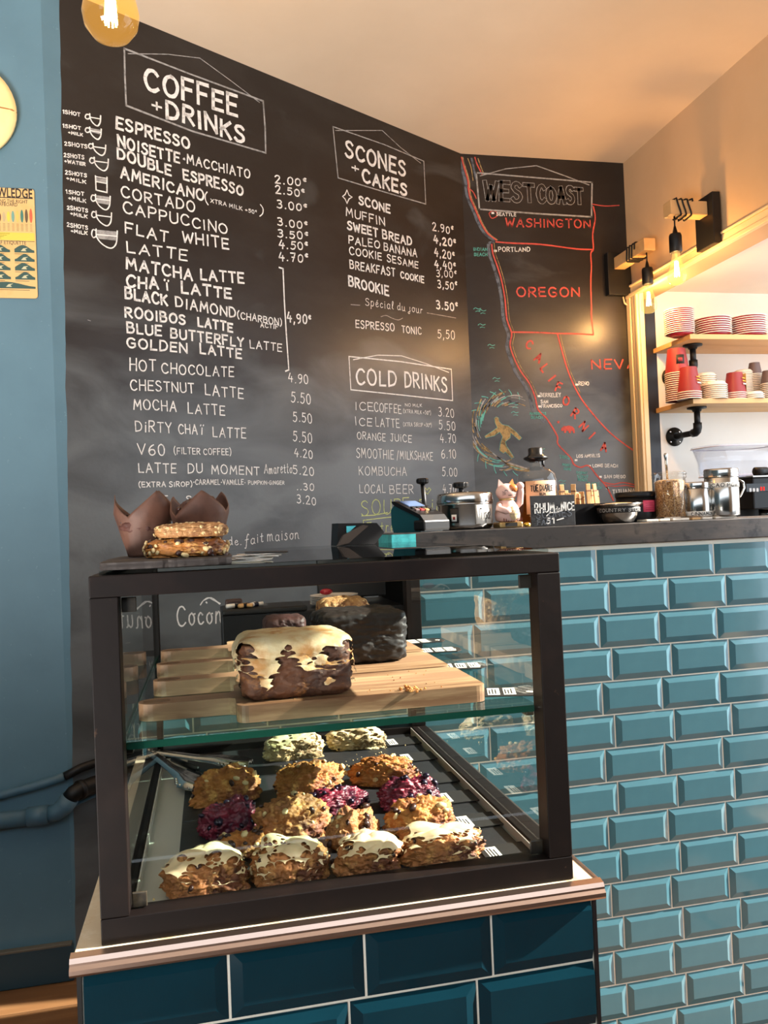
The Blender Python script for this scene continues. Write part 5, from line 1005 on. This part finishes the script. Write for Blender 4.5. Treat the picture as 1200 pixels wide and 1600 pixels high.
# ------------------------------------------------------------------ low counter: black cabinet with pens and plates
Yf = .10; xa, xb = X_(347, Yf, 980), -.437; zt = atY(420, 958, Yf).z
o = thing('black_cabinet', 'black cabinet on the low counter seen through the display case', 'cabinet', ((xa+xb)/2, Yf+.12, .9795))
MB().box((xa, Yf, .9795), (xb, Yf+.25, zt), .003).build('body', BLACK, o)
xt = X_(480, Yf, 940); ZTR = zt+.0005
o = thing('pen_tray', 'black open tray of markers on the left of the black cabinet', 'tray', (xa+.05, Yf+.06, ZTR))
mb = MB(); mb.box((xa+.002, Yf-.004, ZTR), (xt, Yf+.12, ZTR+.012), .004); mb.build('tray', BLACKM, o)
for i, (dx, dy, a_, c_) in enumerate(((.022,.02,.5,0), (.040,.03,-.4,1), (.050,.012,.9,2), (.064,.03,.3,3), (.030,.05,-.8,3), (.075,.02,1.2,0))):
    mb = MB(); mb.tube([(0,0,0), (.030,0,0)], .0052, 12); mb.mi = 1; mb.tube([(.0302,0,0), (.042,0,0)], .0046, 12); mb.xf(Matrix.Translation((xa+dx-.01, Yf+dy, ZTR+.0178)) @ Matrix.Rotation(a_, 4, 'Z'))
    tag(mb.build('marker', [[PAPER, BLACK, KRAFT, mat('navy_marker', rgb(26,34,62), .4)][c_], [BLACK, KRAFT, BLACK, PAPER][c_]]), ['white marker pen with black cap in the pen tray', 'black marker pen with kraft coloured cap in the pen tray', 'kraft coloured marker with black cap in the pen tray', 'navy marker pen lying in the pen tray', 'navy marker pen at the back of the pen tray', 'white marker pen at the right of the pen tray'][i], 'marker', 'markers in the pen tray')
mb = MB(); mb.box((xa+.010, Yf+.078, ZTR+.0125), (xa+.050, Yf+.105, ZTR+.028), .005); tag(mb.build('leather_pouch', mat('brown_leather', rgb(58,34,26), .5)), 'small brown leather pouch behind the markers', 'pouch')
for i in range(6):
    c = tag(MB().lathe([(.030, 0), (.055, .004), (.058, .0058), (.054, .0048), (.001, .002)], (xt+.075, Yf+.09, zt+.001+i*.0038), 32, cap=False).build('plate', PORC), ['lowest','second','third','fourth','fifth','topmost'][i]+' pale plate in the stack on the black cabinet', 'plate', 'plates stacked on the black cabinet')
tag(MB().ball((xt+.055, Yf+.08, zt+.034), .016, 2, (1, 1, .5)).build('red_lid', PORR), 'small red lid lying on the stacked plates', 'lid')
o = thing('till_screen', 'dark grey back of a till screen on the black cabinet', 'screen', (-.52, Yf+.17, zt)); MB().box((-.615, Yf+.15, zt+.010), (-.445, Yf+.17, zt+.118), .004).build('screen_back', mat('dark_grey_plastic', rgb(46,44,44), .5), o); MB().box((-.56, Yf+.13, zt+.0005), (-.50, Yf+.19, zt+.0098), .002).build('foot', BLACK, o)
MB().box((-.552, Yf+.148, zt+.045), (-.536, Yf+.1499, zt+.060)).build('port_cover', BLACK, o)

# ------------------------------------------------------------------ lamps
def edison(x, y, z, r, h, parent, fil, gl=WARMG, seg=28):
    """pear shaped bulb hanging down from z"""
    MB().lathe([(r*.40, 0), (r*.42, -h*.08), (r*.62, -h*.30), (r*.92, -h*.58), (r, -h*.72), (r*.90, -h*.87), (r*.55, -h*.97), (.001, -h)], (x, y, z), seg, cap=False).build('bulb_glass', gl, parent)
    for k in range(6):
        a = 2*PI*k/6; rr = r*.28; MB().tube([(x+rr*.5*math.cos(a), y+rr*.5*math.sin(a), z-h*.26), (x+rr*math.cos(a), y+rr*math.sin(a), z-h*.72)], .0019, 6).build('filament', fil, parent)
    MB().lathe([(r*.16, 0), (r*.12, -h*.22), (.001, -h*.24)], (x, y, z), 12, cap=False).build('stem', gl, parent)
def plight(x, y, z, e, col=(1, .54, .20), r=.02):
    l = bpy.data.lights.new('bulb_light', 'POINT'); l.energy = e; l.color = col; l.shadow_soft_size = r; p = bpy.data.objects.new('bulb_light', l); C.objects.link(p); p.location = (x, y, z)
def wall_lamp(plate_c, axis, L_, label, e):
    """plate centre on the wall; the wooden arm comes straight off the wall along axis"""
    ax = Vector(axis); sd = Vector((-ax.y, ax.x, 0)); pc = Vector(plate_c); o = thing('wall_lamp', label, 'wall lamp', pc, 'wooden arm wall lamps')
    def BX(a0, a1, s0, s1, z0, z1, bev=.002):
        p = [pc+ax*a+sd*s+Vector((0,0,z)) for a, s, z in ((a0, s0, z0), (a1, s1, z1))]
        return MB().box([min(p[0][i], p[1][i]) for i in range(3)], [max(p[0][i], p[1][i]) for i in range(3)], bev)
    BX(.0005, .034, -.058, .058, -.098, .098).build('plate', BLACKM, o)
    BX(.0345, L_, -.027, .027, .018, .072, .003).build('arm', PINE, o)
    zb = .045; pts = []; n = 120; turns = 3.4
    for i in range(n+1):
        t = i/n; a = 2*PI*turns*t+.6; cx_, sx_ = math.cos(a), math.sin(a); k = .0315/max(abs(cx_), abs(sx_)); q_ = pc+ax*(L_*.50+.075*t+.008*math.sin(a))+sd*(k*cx_)+Vector((0, 0, zb+k*sx_)); pts.append(q_)
    MB().tube(pts, .0034, 6).build('cord', BLACK, o)
    ce = pc+ax*(L_-.030); zt_ = .018
    MB().tube([ce+Vector((0,0,zt_)), ce+Vector((0,0,zt_-.045))], .003, 6).build('cord', BLACK, o)
    c0 = (ce.x, ce.y, pc.z); MB().lathe([(.004, -.020), (.010, -.046), (.021, -.050), (.0235, -.058), (.0235, -.118), (.020, -.122)], c0, 24).build('socket', BLACK, o)
    edison(ce.x, ce.y, pc.z-.122, .035, .125, o, FILA)
    plight(ce.x, ce.y, pc.z-.205, e)
ye = 1.045; L1 = XR-atY(1046, 318, ye).x
wall_lamp((XR-.012, ye, 2.385), (-1, 0, 0), L1, 'wall lamp with wooden arm on the cream header, nearer the camera', 10.0)
wall_lamp((1.024, YB, 2.382), (0, -1, 0), .30, 'wall lamp with wooden arm on the blackboard beside the map', 11.0)
mb = MB(); p_ = Vector((1.05, YB-.008, 2.282)); mb.tube([p_, p_+Vector((.005, -.002, -.03)), p_+Vector((.022, -.004, -.045)), p_+Vector((.034, -.004, -.025))], .0045, 8); tag(mb.build('lamp_cable', mat('beige_cable', rgb(200,180,150), .5)), 'short curved cable below the far wall lamp', 'cable')
P0 = CAM+ray(173, 22)*1.72
o = thing('pendant_bulb', 'large round amber filament bulb hanging at the top left', 'pendant lamp', (P0.x, P0.y, P0.z))
MB().lathe([(.018, .092), (.020, .080), (.036, .058), (.053, .030), (.0585, 0), (.054, -.026), (.038, -.048), (.018, -.058), (.001, -.0600)], P0, 36, cap=False).build('bulb_glass', AMBER, o)
for k in range(9): a = 2*PI*k/9; MB().tube([(P0.x+.008*math.cos(a), P0.y+.008*math.sin(a), P0.z+.05), (P0.x+.012*math.cos(a), P0.y+.012*math.sin(a), P0.z-.022)], .0022, 6).build('filament', FILB, o)
MB().lathe([(.022, .092), (.022, .150), (.006, .160)], P0, 20).build('socket', BLACK, o); MB().tube([P0+Vector((0,0,.159)), (P0.x, P0.y, ZC-.02)], .003, 6).build('cord', BLACK, o); MB().cyl((P0.x, P0.y, ZC-.021), .04, .0205, 20).build('ceiling_rose', BLACK, o)
plight(P0.x, P0.y, P0.z, 2.0, (1, .66, .32), .03)

# ------------------------------------------------------------------ blue wall: enamel sign, round lamp, pipes
YP = YL-.006; xr_ = atY(53, 297, YP).x; zt_ = atY(50, 295, YP).z; zb_ = atY(56, 466, YP).z; Wd = .155
o = thing('enamel_sign', 'yellowed surf knowledge sign on the blue wall', 'sign', (xr_-Wd/2, YL, (zt_+zb_)/2))
mb = MB(); r_ = .008; pl_ = []
for cx_, cz_, a0 in ((xr_-r_, zt_-r_, 0), (xr_-Wd+r_, zt_-r_, 90), (xr_-Wd+r_, zb_+r_, 180), (xr_-r_, zb_+r_, 270)): pl_ += [(cx_+r_*math.cos(math.radians(a0+k*22.5)), cz_+r_*math.sin(math.radians(a0+k*22.5))) for k in range(5)]
mb.prism(pl_, YP+.0015, YL-.0008, 'XZ'); mb.build('plate', POSTER, o)
def PZ(f): return zt_+(zb_-zt_)*f
cxs = xr_-Wd/2; yf_ = YP+.0011; DK = mat('sign_black', rgb(34,26,22), .5)
def pt_(t, x, f, size, wfit=None, m=DK, bold=0): return print_text(t, m, size, 'lettering', o, face((x, yf_, PZ(f)), (1,0,0), (0,0,1)), wfit, bold)
def pb(x0, x1, f0, f1, m, name='printed_band', parent=o): return MB().box((x0, yf_-.0001, PZ(f1)), (x1, yf_+.0003, PZ(f0))).build(name, m, parent)
pt_('KNOWLEDGE', cxs-.001, .045, .040, Wd*.95, bold=.0008); pb(xr_-Wd+.006, xr_-.004, .085, .092, DK)
pt_('CHOOSING THE RIGHT', cxs, .120, .0150, .118); pt_('SURFBOARD', cxs, .150, .0150, .062)
pb(xr_-Wd+.004, xr_-.003, .405, .475, mat('sign_yellow_band', rgb(214,190,74), .5)); pb(xr_-Wd+.004, xr_-.003, .480, .483, DK)
pt_('SURF ETIQUETTE', cxs+.006, .500, .0150, .090)
for k in range(4): pb(xr_-Wd+.012, xr_-.07-k*.008, .415+k*.014, .418+k*.014, DK)
cols = [(212,92,60), (92,74,48), (56,112,100), (218,176,90), (108,150,136), (206,192,72), (180,160,120), (90,44,38), (206,192,72), (60,80,90), (120,60,50)]
for i, c_ in enumerate(cols):
    hx = .034*(1-.055*i) if i < 8 else .024; x = xr_-.011-i*.0122; fc = .31-hx/(zt_-zb_)/2-.01; mb = MB(); mb.prism([(x+.0042*math.sin(2*PI*k/14), PZ(fc)+hx/2*1.25*math.cos(2*PI*k/14)) for k in range(14)], yf_-.0002, yf_+.0003, 'XZ'); mb.build('surfboard_print', mat('surfboard_print_%d' % i, rgb(*c_), .5), o)
    for k in range(6): pb(x-.0035, x+.0030, .325+k*.012, .3275+k*.012, mat('sign_small_print', rgb(110,84,54), .6) if i+k == 0 else bpy.data.materials['sign_small_print'])
G1 = mat('sign_green', rgb(44,76,70), .5); G2 = mat('sign_light_wave', rgb(190,186,150), .5)
for r in range(5):
    for c_ in range(2 if r < 4 else 1):
        x1 = xr_-.005-c_*.066; x0 = x1-(.054 if r < 4 else .140); f1 = .585+r*.082; hm = .022 if r < 4 else .019; pts = [(x0, PZ(f1)), (x1, PZ(f1))]+[(x1-(x1-x0)*t, PZ(f1)+hm*(.30+.70*math.sin(PI*min(1, max(0, (t-.02)*(1.05 if r % 2 else .9))))**1.5)) for t in [k/9 for k in range(10)]]
        mb = MB(); mb.prism(pts, yf_-.0002, yf_+.0003, 'XZ'); mb.build('wave_print', G1, o); m_ = (x0+x1)/2; mb = MB(); mb.prism([(m_-.010, PZ(f1)+.004), (m_+.006, PZ(f1)+.004), (m_+.002, PZ(f1)+.009), (m_+.010, PZ(f1)+.014), (m_-.003, PZ(f1)+.012)], yf_-.0004, yf_+.0001, 'XZ'); mb.build('wave_print', G2, o)
        pb(x0, x1-.016, f1+.012, f1+.015, DK)
pb(xr_-.040, xr_-.022, .895, .91, DK); pb(xr_-.115, xr_-.095, .885, .90, DK)
zr = (atY(14, 115, YL).z+atY(14, 243, YL).z)/2; Rr = (atY(14, 112, YL).z-atY(14, 247, YL).z)/2*1.12; xc = atY(28, 180, YL).x-Rr
o = thing('round_wall_shade', 'round cream wall shade with a brown seam at the left edge', 'wall lamp', (xc, YL, zr)); SH = mat('cream_shade', rgb(248,222,160), .5, noise_=(6, rgb(240,206,138), .4, .7), emis=(rgb(255,214,140), .12))
MB().lathe([(Rr*.8, 0), (Rr, -.010), (Rr, -.020), (Rr*.9, -.030), (Rr*.5, -.040), (.001, -.044)], (xc, YL-.0005, zr), 48, axis='Y', cap=False).xf(Matrix.Translation((0, 2*YL-.001, 0)) @ Matrix.Diagonal((1, -1, 1, 1)) if 0 else Matrix.Identity(4)).build('shade', SH, o)
MB().tube([(xc-Rr*.9, YL-.032, zr+.004), (xc, YL-.046, zr+.006), (xc+Rr*.5, YL-.042, zr+.004), (xc+Rr*.93, YL-.028, zr), (xc+Rr*1.0, YL-.015, zr-.001)], .0022, 6).build('seam', mat('brown_seam', rgb(176,112,54), .5), o)
def pw(u, z, h): p = WA.w(u, z, h); return p
zA, zBp, zCp = atY(0, 1243, YL-.03).z, atY(118, 1213, YL-.03).z, WA.pt(149, 1202)[1]
o = thing('thin_pipe', 'thin blue painted pipe climbing along the left wall onto the blackboard', 'pipe', (-1.5, YL-.02, zA))
b_ = Vector((XL, YL, 0)); pa = [Vector((-2.4, YL-.022, zA-.08)), Vector((-1.7, YL-.022, zA-.03)), Vector((-1.46, YL-.022, zA)), Vector((-1.36, YL-.022, zA+.018)), Vector((XL-.006, YL-.023, zBp))]
MB().tube(pa, .0125, 14).build('pipe', PIPEB, o); pb2 = [Vector((XL-.0065, YL-.023, zBp))]+[WA.w(u, zBp+.012+.11*u, .022) for u in (.03, .10, .3, .55)]
MB().tube(pb2, .0125, 14).build('pipe', BLACKM, o, label='black painted length of pipe')
z1 = (atY(0, 1274, YL-.04).z+atY(0, 1291+20, YL-.04).z)/2+.004; rp = .023
zq = atY(40, 1277, YL-.04).z
o = thing('waste_pipe', 'thick grey blue waste pipe with elbow on the left wall', 'pipe', (-1.5, YL-.04, zq)); yq = YL-.040
MB().tube([(-2.4, yq, zq-.02), (-1.6, yq, zq-.004), (-1.375, yq, zq)], rp, 20).build('pipe', PIPEB, o)
MB().tube([(-1.40, yq, zq-.0005), (-1.345, yq, zq+.001)], rp+.004, 20).build('coupling', PIPEB, o); MB().tube([(-1.500, yq, zq-.002), (-1.494, yq, zq-.002)], rp+.003, 20).build('ring', PIPEB, o)
e0 = Vector((-1.346, yq, zq+.001)); MB().tube([e0, e0+Vector((.022, 0, .003)), e0+Vector((.044, .0, .018)), e0+Vector((.060, .001, .040))], [rp, rp+.001, rp+.003, rp+.003], 20).build('elbow', PIPEB, o)
p2 = [e0+Vector((.059, .001, .039))]+[e0+Vector((.070, .002, .052)), e0+Vector((.084, .006, .058))]+[WA.w(u, zq+.060+.03*u, .034) for u in (.06, .16, .4, .6)]
MB().tube(p2, rp, 20).build('pipe', BLACKM, o, label='black painted length of waste pipe'); MB().tube([p2[2], p2[2]+(p2[3]-p2[2]).normalized()*.012], rp+.004, 20).build('ring', BLACKM, o)
o = tag(MB().tube([(-2.4, YL-.008, zq-.045), (-1.48, YL-.008, zq-.036), (-1.40, YL-.008, zq-.033), (-1.33, YL-.008, zq-.022), (XL-.004, YL-.010, zq-.002)]+[tuple(WA.w(u, zq+.006+.18*u, .010)) for u in (.02, .06, .14, .4)], .0050, 8).build('painted_cable', PIPEB), 'thin painted cable sagging under the thick waste pipe', 'cable')

# ------------------------------------------------------------------ kitchen: shelves, brackets, plates, cups
ORD = 'topmost second third fourth fifth sixth seventh eighth ninth tenth eleventh twelfth thirteenth fourteenth fifteenth sixteenth seventeenth eighteenth nineteenth twentieth'.split()
def nth(i): return ('topmost ' if i == 0 else ORD[i]+' from the top, ')
def shelf(zu, th, label):
    o = thing('shelf', label, 'shelf', (1.7, YB-.15, zu), 'pine shelves in the kitchen'); MB().box((XW-.018, YB-.30, zu), (2.6, YB-.0005, zu+th), .002).build('board', PINE, o); return zu+th
ZU1 = atY(1100, 553, YB).z; ZU2 = atY(1100, 645, YB).z
T1 = shelf(ZU1, .022, 'upper pine shelf carrying the stacked saucers'); T2 = shelf(ZU2, .022, 'lower pine shelf carrying the stacked paper cups')
for zu, lbl in ((ZU1, 'black iron pipe bracket under the upper shelf'), (ZU2, 'black iron pipe bracket under the lower shelf')):
    x = atY(1083 if zu == ZU1 else 1085, 560, YB-.19).x; y = YB-.19; o = thing('pipe_bracket', lbl, 'bracket', (x, y, zu), 'black pipe brackets')
    MB().lathe([(.042, -.0005), (.042, -.007), (.022, -.010), (.018, -.020)], (x, y, zu), 28).build('flange', BLACKM, o)
    MB().tube([(x, y, zu-.016), (x, y, zu-.085)], .0135, 16).build('pipe', BLACKM, o); MB().tube([(x, y, zu-.070), (x, y, zu-.092), (x, y+.006, zu-.105), (x, y+.020, zu-.112), (x, y+.036, zu-.112)], .019, 16).build('elbow', BLACKM, o)
    MB().tube([(x, y+.034, zu-.112), (x, YB-.012, zu-.112)], .0135, 16).build('pipe', BLACKM, o); MB().lathe([(.018, -.022), (.022, -.010), (.044, -.007), (.044, -.0005)], (0, 0, 0), 28, axis='Y').xf(Matrix.Translation((x, YB, zu-.112)) @ Matrix.Diagonal((1, 1, 1, 1))).build('flange', BLACKM, o)
    for k in range(4): a = PI/4+k*PI/2; MB().ball((x+.033*math.cos(a), YB-.008, zu-.112+.033*math.sin(a)), .0052, 2, (1, .5, 1)).build('screw', INOX, o)
def plate_mesh(r):
    mb = MB(); mb.mi = 1; mb.lathe([(r*.40, 0), (r*.46, 0), (r*.60, .003), (r*.93, .0125)], (0,0,0), 32, cap=True); mb.mi = 0; mb.lathe([(r*.93, .0125), (r, .0128), (r*1.0, .0152), (r*.96, .0156), (r*.55, .0065), (.001, .006)], (0,0,0), 32, cap=False); return mb.mesh('saucer', [PORC, PORR])
for cx_, w_, n, yo, lb, pit in ((1062, 45, 13, YB-.235, 'small white saucer with red underside in the tall left stack', .0087), (1114, 56, 8, YB-.225, 'white plate with red underside in the middle stack', .0098), (1168, 57, 9, YB-.22, 'white plate with red underside in the right stack', .0098)):
    P0 = atY(cx_, 520, yo); r = w_*(P0-CAM).dot(F3)/FPX/2; me = plate_mesh(r)
    for i in range(n):
        c = bpy.data.objects.new('saucer', me); C.objects.link(c); c.location = (P0.x+random.uniform(-.001, .001), yo, T1+.0005+i*pit); tag(c, nth(n-1-i)+lb, 'saucer', 'saucers in the '+lb.split(' in the ')[1])
def cup_mesh(m, rb=.044, rt=.031, h=.112, rim=CARD):
    mb = MB(); mb.lathe([(rb-.001, .004), (rt, h)], (0,0,0), 28, cap=False); mb.mi = 1; mb.lathe([(rb-.0025, 0), (rb+.0012, .0005), (rb+.0016, .0025), (rb-.001, .0042)], (0,0,0), 28, cap=False); mb.lathe([(rt, h), (rt-.003, h-.001), (rt-.004, h-.004), (.001, h-.005)], (0,0,0), 28, cap=False); return mb.mesh('paper_cup', [m, rim])
def cups(cx_, wp, n, m, yo, pit, h, lb, grp, side=None):
    P0 = atY(cx_, 620, yo); r = wp*(P0-CAM).dot(F3)/FPX/2; me = cup_mesh(m, r, r*.70, h)
    for i in range(n):
        c = bpy.data.objects.new('paper_cup', me); C.objects.link(c); c.location = (P0.x, yo, T2+.0005+i*pit); tag(c, nth(n-1-i)+lb, 'cup', grp)
    return P0.x, T2+.0005+(n-1)*pit, r, c
for args in ((1060, 38, 14, REDP, YB-.21, .0093, .112, 'upturned red paper cup in the tallest left stack', 'red cups in the tall left stack'), (1077, 37, 4, REDP, YB-.265, .0093, .112, 'upturned red paper cup in the short stack below the bracket', 'red cups in the short left stack'), (1149, 33, 4, REDP, YB-.245, .0088, .094, 'red paper cup with yellow side in the middle stack', 'red cups in the middle stack'), (1181, 22, 17, GREYP, YB-.17, .0078, .056, 'small brown grey cup in the slim tall stack', 'grey cups in the slim stack'), (1203, 26, 9, GREYP, YB-.25, .0084, .062, 'brown grey paper cup in the stack at the right edge', 'grey cups in the right stack')):
    x, z, r, c = cups(*args)
    yo = args[4]
    if 'tallest' in args[7]:
        d_ = bpy.data.objects.new('dark_emblem', wrap(x, yo, r*.86, -118, -88, z+.035, z+.078, INK, 'dark_emblem', None).data) if 0 else None
        e_ = wrap(0, 0, r*.875, -125, -82, .036, .080, INK, 'dark_emblem', None); e_.parent = c
        e2 = wrap(0, 0, r*.885, -115, -92, .050, .066, REDP, 'emblem_centre', None); e2.parent = c
    if 'below the' in args[7] or 'middle' in args[7]:
        for k in range(3):
            e_ = wrap(0, 0, r*(.97-.035*k), -78, -30, .036+k*.013, .042+k*.013, [CHALK, mat('yellow_print', rgb(232,170,60), .5) if 'below' in args[7] and k == 1 else bpy.data.materials.get('yellow_print', CHALK), bpy.data.materials.get('yellow_print', CHALK)][k], 'print_line', None); e_.parent = c
    if 'middle' in args[7]: e_ = wrap(0, 0, r*.985, -38, 10, .008, .090, mat('yellow_cup_side', rgb(240,196,110), .5), 'yellow_panel', None); e_.parent = c
def lids(cx_, wp, n, yo, pit, h, lb, grp, m=CARD, y=620):
    P0 = atY(cx_, y, yo); r = wp*(P0-CAM).dot(F3)/FPX/2; mb = MB(); mb.lathe([(r, 0), (r*1.02, .002), (r*.98, .004), (r*.92, .006), (r*.80, h*.9), (r*.74, h), (r*.70, h*.8), (.001, h*.78)], (0,0,0), 28, cap=False); me = mb.mesh('cup_lid', m)
    for i in range(n): c = bpy.data.objects.new('cup_lid', me); C.objects.link(c); c.location = (P0.x, yo, T2+.0005+i*pit); tag(c, nth(n-1-i)+lb, 'cup lid', grp)
CB_ = mat('cream_pulp', rgb(238,224,204), .6)
lids(1103, 34, 14, YB-.20, .0085, .016, 'cream pulp lid in the stack behind the bowls', 'cream lids in the left lid stack', CB_)
lids(1117, 38, 8, YB-.262, .0085, .018, 'cream pulp lid in the low front stack', 'cream lids in the low front stack', CB_)
lids(1163, 30, 20, YB-.15, .0072, .014, 'white lid in the tall stack behind the middle cups', 'white lids in the tall stack', CARD)
lids(1178, 30, 3, YB-.268, .0085, .014, 'white lid lying in front of the slim grey cups', 'white lids at the front edge', CARD)

# ------------------------------------------------------------------ kitchen worktop, bean hopper, espresso machine
o = thing('kitchen_worktop', 'dark kitchen worktop behind the bar carrying the espresso machine', 'worktop', (1.9, 1.35, 0)); MB().box((XR+TH+.002, 1.02, 1.12), (2.7, YB-.001, 1.16), .002).build('top', STEEL, o); MB().box((XR+TH+.004, 1.06, 0), (2.7, YB-.02, 1.1198)).build('cabinet', BLACKM, o)
Yh = 1.40; xa, xb = atY(1094, 705, Yh).x, atY(1196, 705, Yh).x; z1 = atY(1140, 700, Yh).z; z0 = atY(1140, 744, Yh).z; xc = (xa+xb)/2
xc = max(xc, XR+TH+.13); hw = (xb-xa)/2
o = thing('bean_hopper', 'empty clear plastic bean hopper above the espresso grinder', 'hopper', (xc, Yh, 1.1605))
mb = MB(); R1, R0 = hw, hw*.86; seg = 32; vs = []
def rrect(a_, b_, n=8): 
    out = []
    for k in range(32): t = 2*PI*k/32; c_, s1_ = math.cos(t), math.sin(t); out.append((a_*math.copysign(abs(c_)**.55, c_), b_*math.copysign(abs(s1_)**.55, s1_)))
    return out
for th_ in (0, .003):
    for hx, zz_ in ((R0, z0), (R0*1.03, z0+(z1-z0)*.5), (R1, z1)): vs += [(xc+x*(1-th_/hx), Yh+y*(1-th_/hx), zz_) for x, y in rrect(hx, hx*.72)]
fs = []
for L_ in (0, 96):
    for i in range(2): fs += [(L_+i*32+k, L_+i*32+(k+1) % 32, L_+(i+1)*32+(k+1) % 32, L_+(i+1)*32+k) for k in range(32)]
fs += [(64+k, 64+(k+1) % 32, 160+(k+1) % 32, 160+k) for k in range(32)]; fs.append(tuple(range(32)))
mb.add(vs, fs, True); mb.build('bin', PLAST, o)
mb = MB(); ou = rrect(R1*1.03, R1*.75); mb.prism([(xc+x, Yh+y) for x, y in ou], z1+.0005, z1+.009); mb.build('lid', PLAST, o)
rim = [(xc+x, Yh+y, z1+.001) for x, y in rrect(R1*1.03, R1*.75)]; MB().tube(rim+rim[:1], .0022, 6).build('rim', mat('frosted_rim', rgb(196,192,210), .3), o)
rim = [(xc+x, Yh+y, z0) for x, y in rrect(R0, R0*.72)]; MB().tube(rim+rim[:1], .003, 6).build('rim', bpy.data.materials['frosted_rim'], o)
mb = MB(); mb.lathe([(R0*.55, z0-.001), (.045, z0-.05), (.045, 1.34)], (xc, Yh, 0), 24); mb.build('neck', PLAST, o); MB().box((xc-.075, Yh-.08, 1.1605), (xc+.075, Yh+.10, 1.3395), .01).build('grinder_body', BLACK, o)
Ye = 1.07; xa = max(atY(1150, 770, Ye).x, XR+TH+.02); zt = atY(1170, 746, Ye).z
o = thing('espresso_machine', 'black espresso machine with lit red display at the right edge', 'espresso machine', (xa+.3, Ye+.12, 1.1605))
MB().box((xa, Ye, 1.27), (xa+.62, Ye+.24, zt), .006).build('body', BLACK, o); MB().box((xa+.02, Ye+.14, 1.175), (xa+.60, Ye+.24, 1.2695)).build('back_panel', BLACKM, o); MB().box((xa, Ye-.02, 1.1605), (xa+.62, Ye+.24, 1.1745), .003).build('drip_tray', INOXB, o)
MB().box((xa-.002, Ye-.006, zt), (xa+.63, Ye+.246, zt+.006), .001).build('top_edge', INOX, o)
PZ_ = lambda x, y: atY(x, y, Ye-.002)
mb = MB(); p_ = PZ_(1166, 768); p2_ = PZ_(1204, 757); mb.box((p_.x, Ye-.003, p_.z-.002), (p2_.x, Ye-.0002, p2_.z+.006), .001); mb.build('control_panel', mat('panel_black', rgb(14,14,16), .15), o)
for x in (1172, 1177.5, 1183): p_ = PZ_(x, 766); MB().box((p_.x-.005, Ye-.0045, p_.z-.006), (p_.x+.005, Ye-.0032, p_.z+.008), .001).build('button', mat('panel_button_%d' % x, rgb(190,186,182), .4), o)
p_ = PZ_(1191, 764); REDL = emit('red_display', rgb(255,40,30), 3)
for dx in (-.006, .006): mb = MB(); mb.box((p_.x+dx-.0028, Ye-.0046, p_.z-.006), (p_.x+dx-.0016, Ye-.0034, p_.z+.008)); mb.box((p_.x+dx+.0012, Ye-.0046, p_.z-.006), (p_.x+dx+.0024, Ye-.0034, p_.z+.008)); mb.build('display_digit', REDL, o)
for k in range(2): x = xa+.12+k*.26; MB().lathe([(.034, 1.235), (.038, 1.24), (.038, 1.2695)], (x, Ye+.07, 0), 24).build('group_head', INOX, o); MB().tube([(x, Ye+.04, 1.245), (x, Ye-.06, 1.235)], .011, 12).build('portafilter_handle', BLACK, o)
xk = xa+.035; MB().tube([(xk, Ye+.03, zt+.024), (xk+.05, Ye+.03, zt+.024)], .017, 16).build('boiler_cap', BLACK, o); MB().tube([(xk+.0505, Ye+.03, zt+.024), (xk+.34, Ye+.03, zt+.024)], .0145, 16).build('boiler_tube', mat('dark_red_enamel', rgb(96,20,28), .25), o)
ring = [(xk+.135+.022*math.cos(2*PI*k/24), Ye-.004, zt+.026+.018*math.sin(2*PI*k/24)) for k in range(25)]; MB().tube(ring, .0022, 6).build('red_ring', PORR, o)
MB().box((xa+.05, Ye+.02, 1.175), (xa+.075, Ye+.045, 1.235), .003).build('spout', INOX, o)
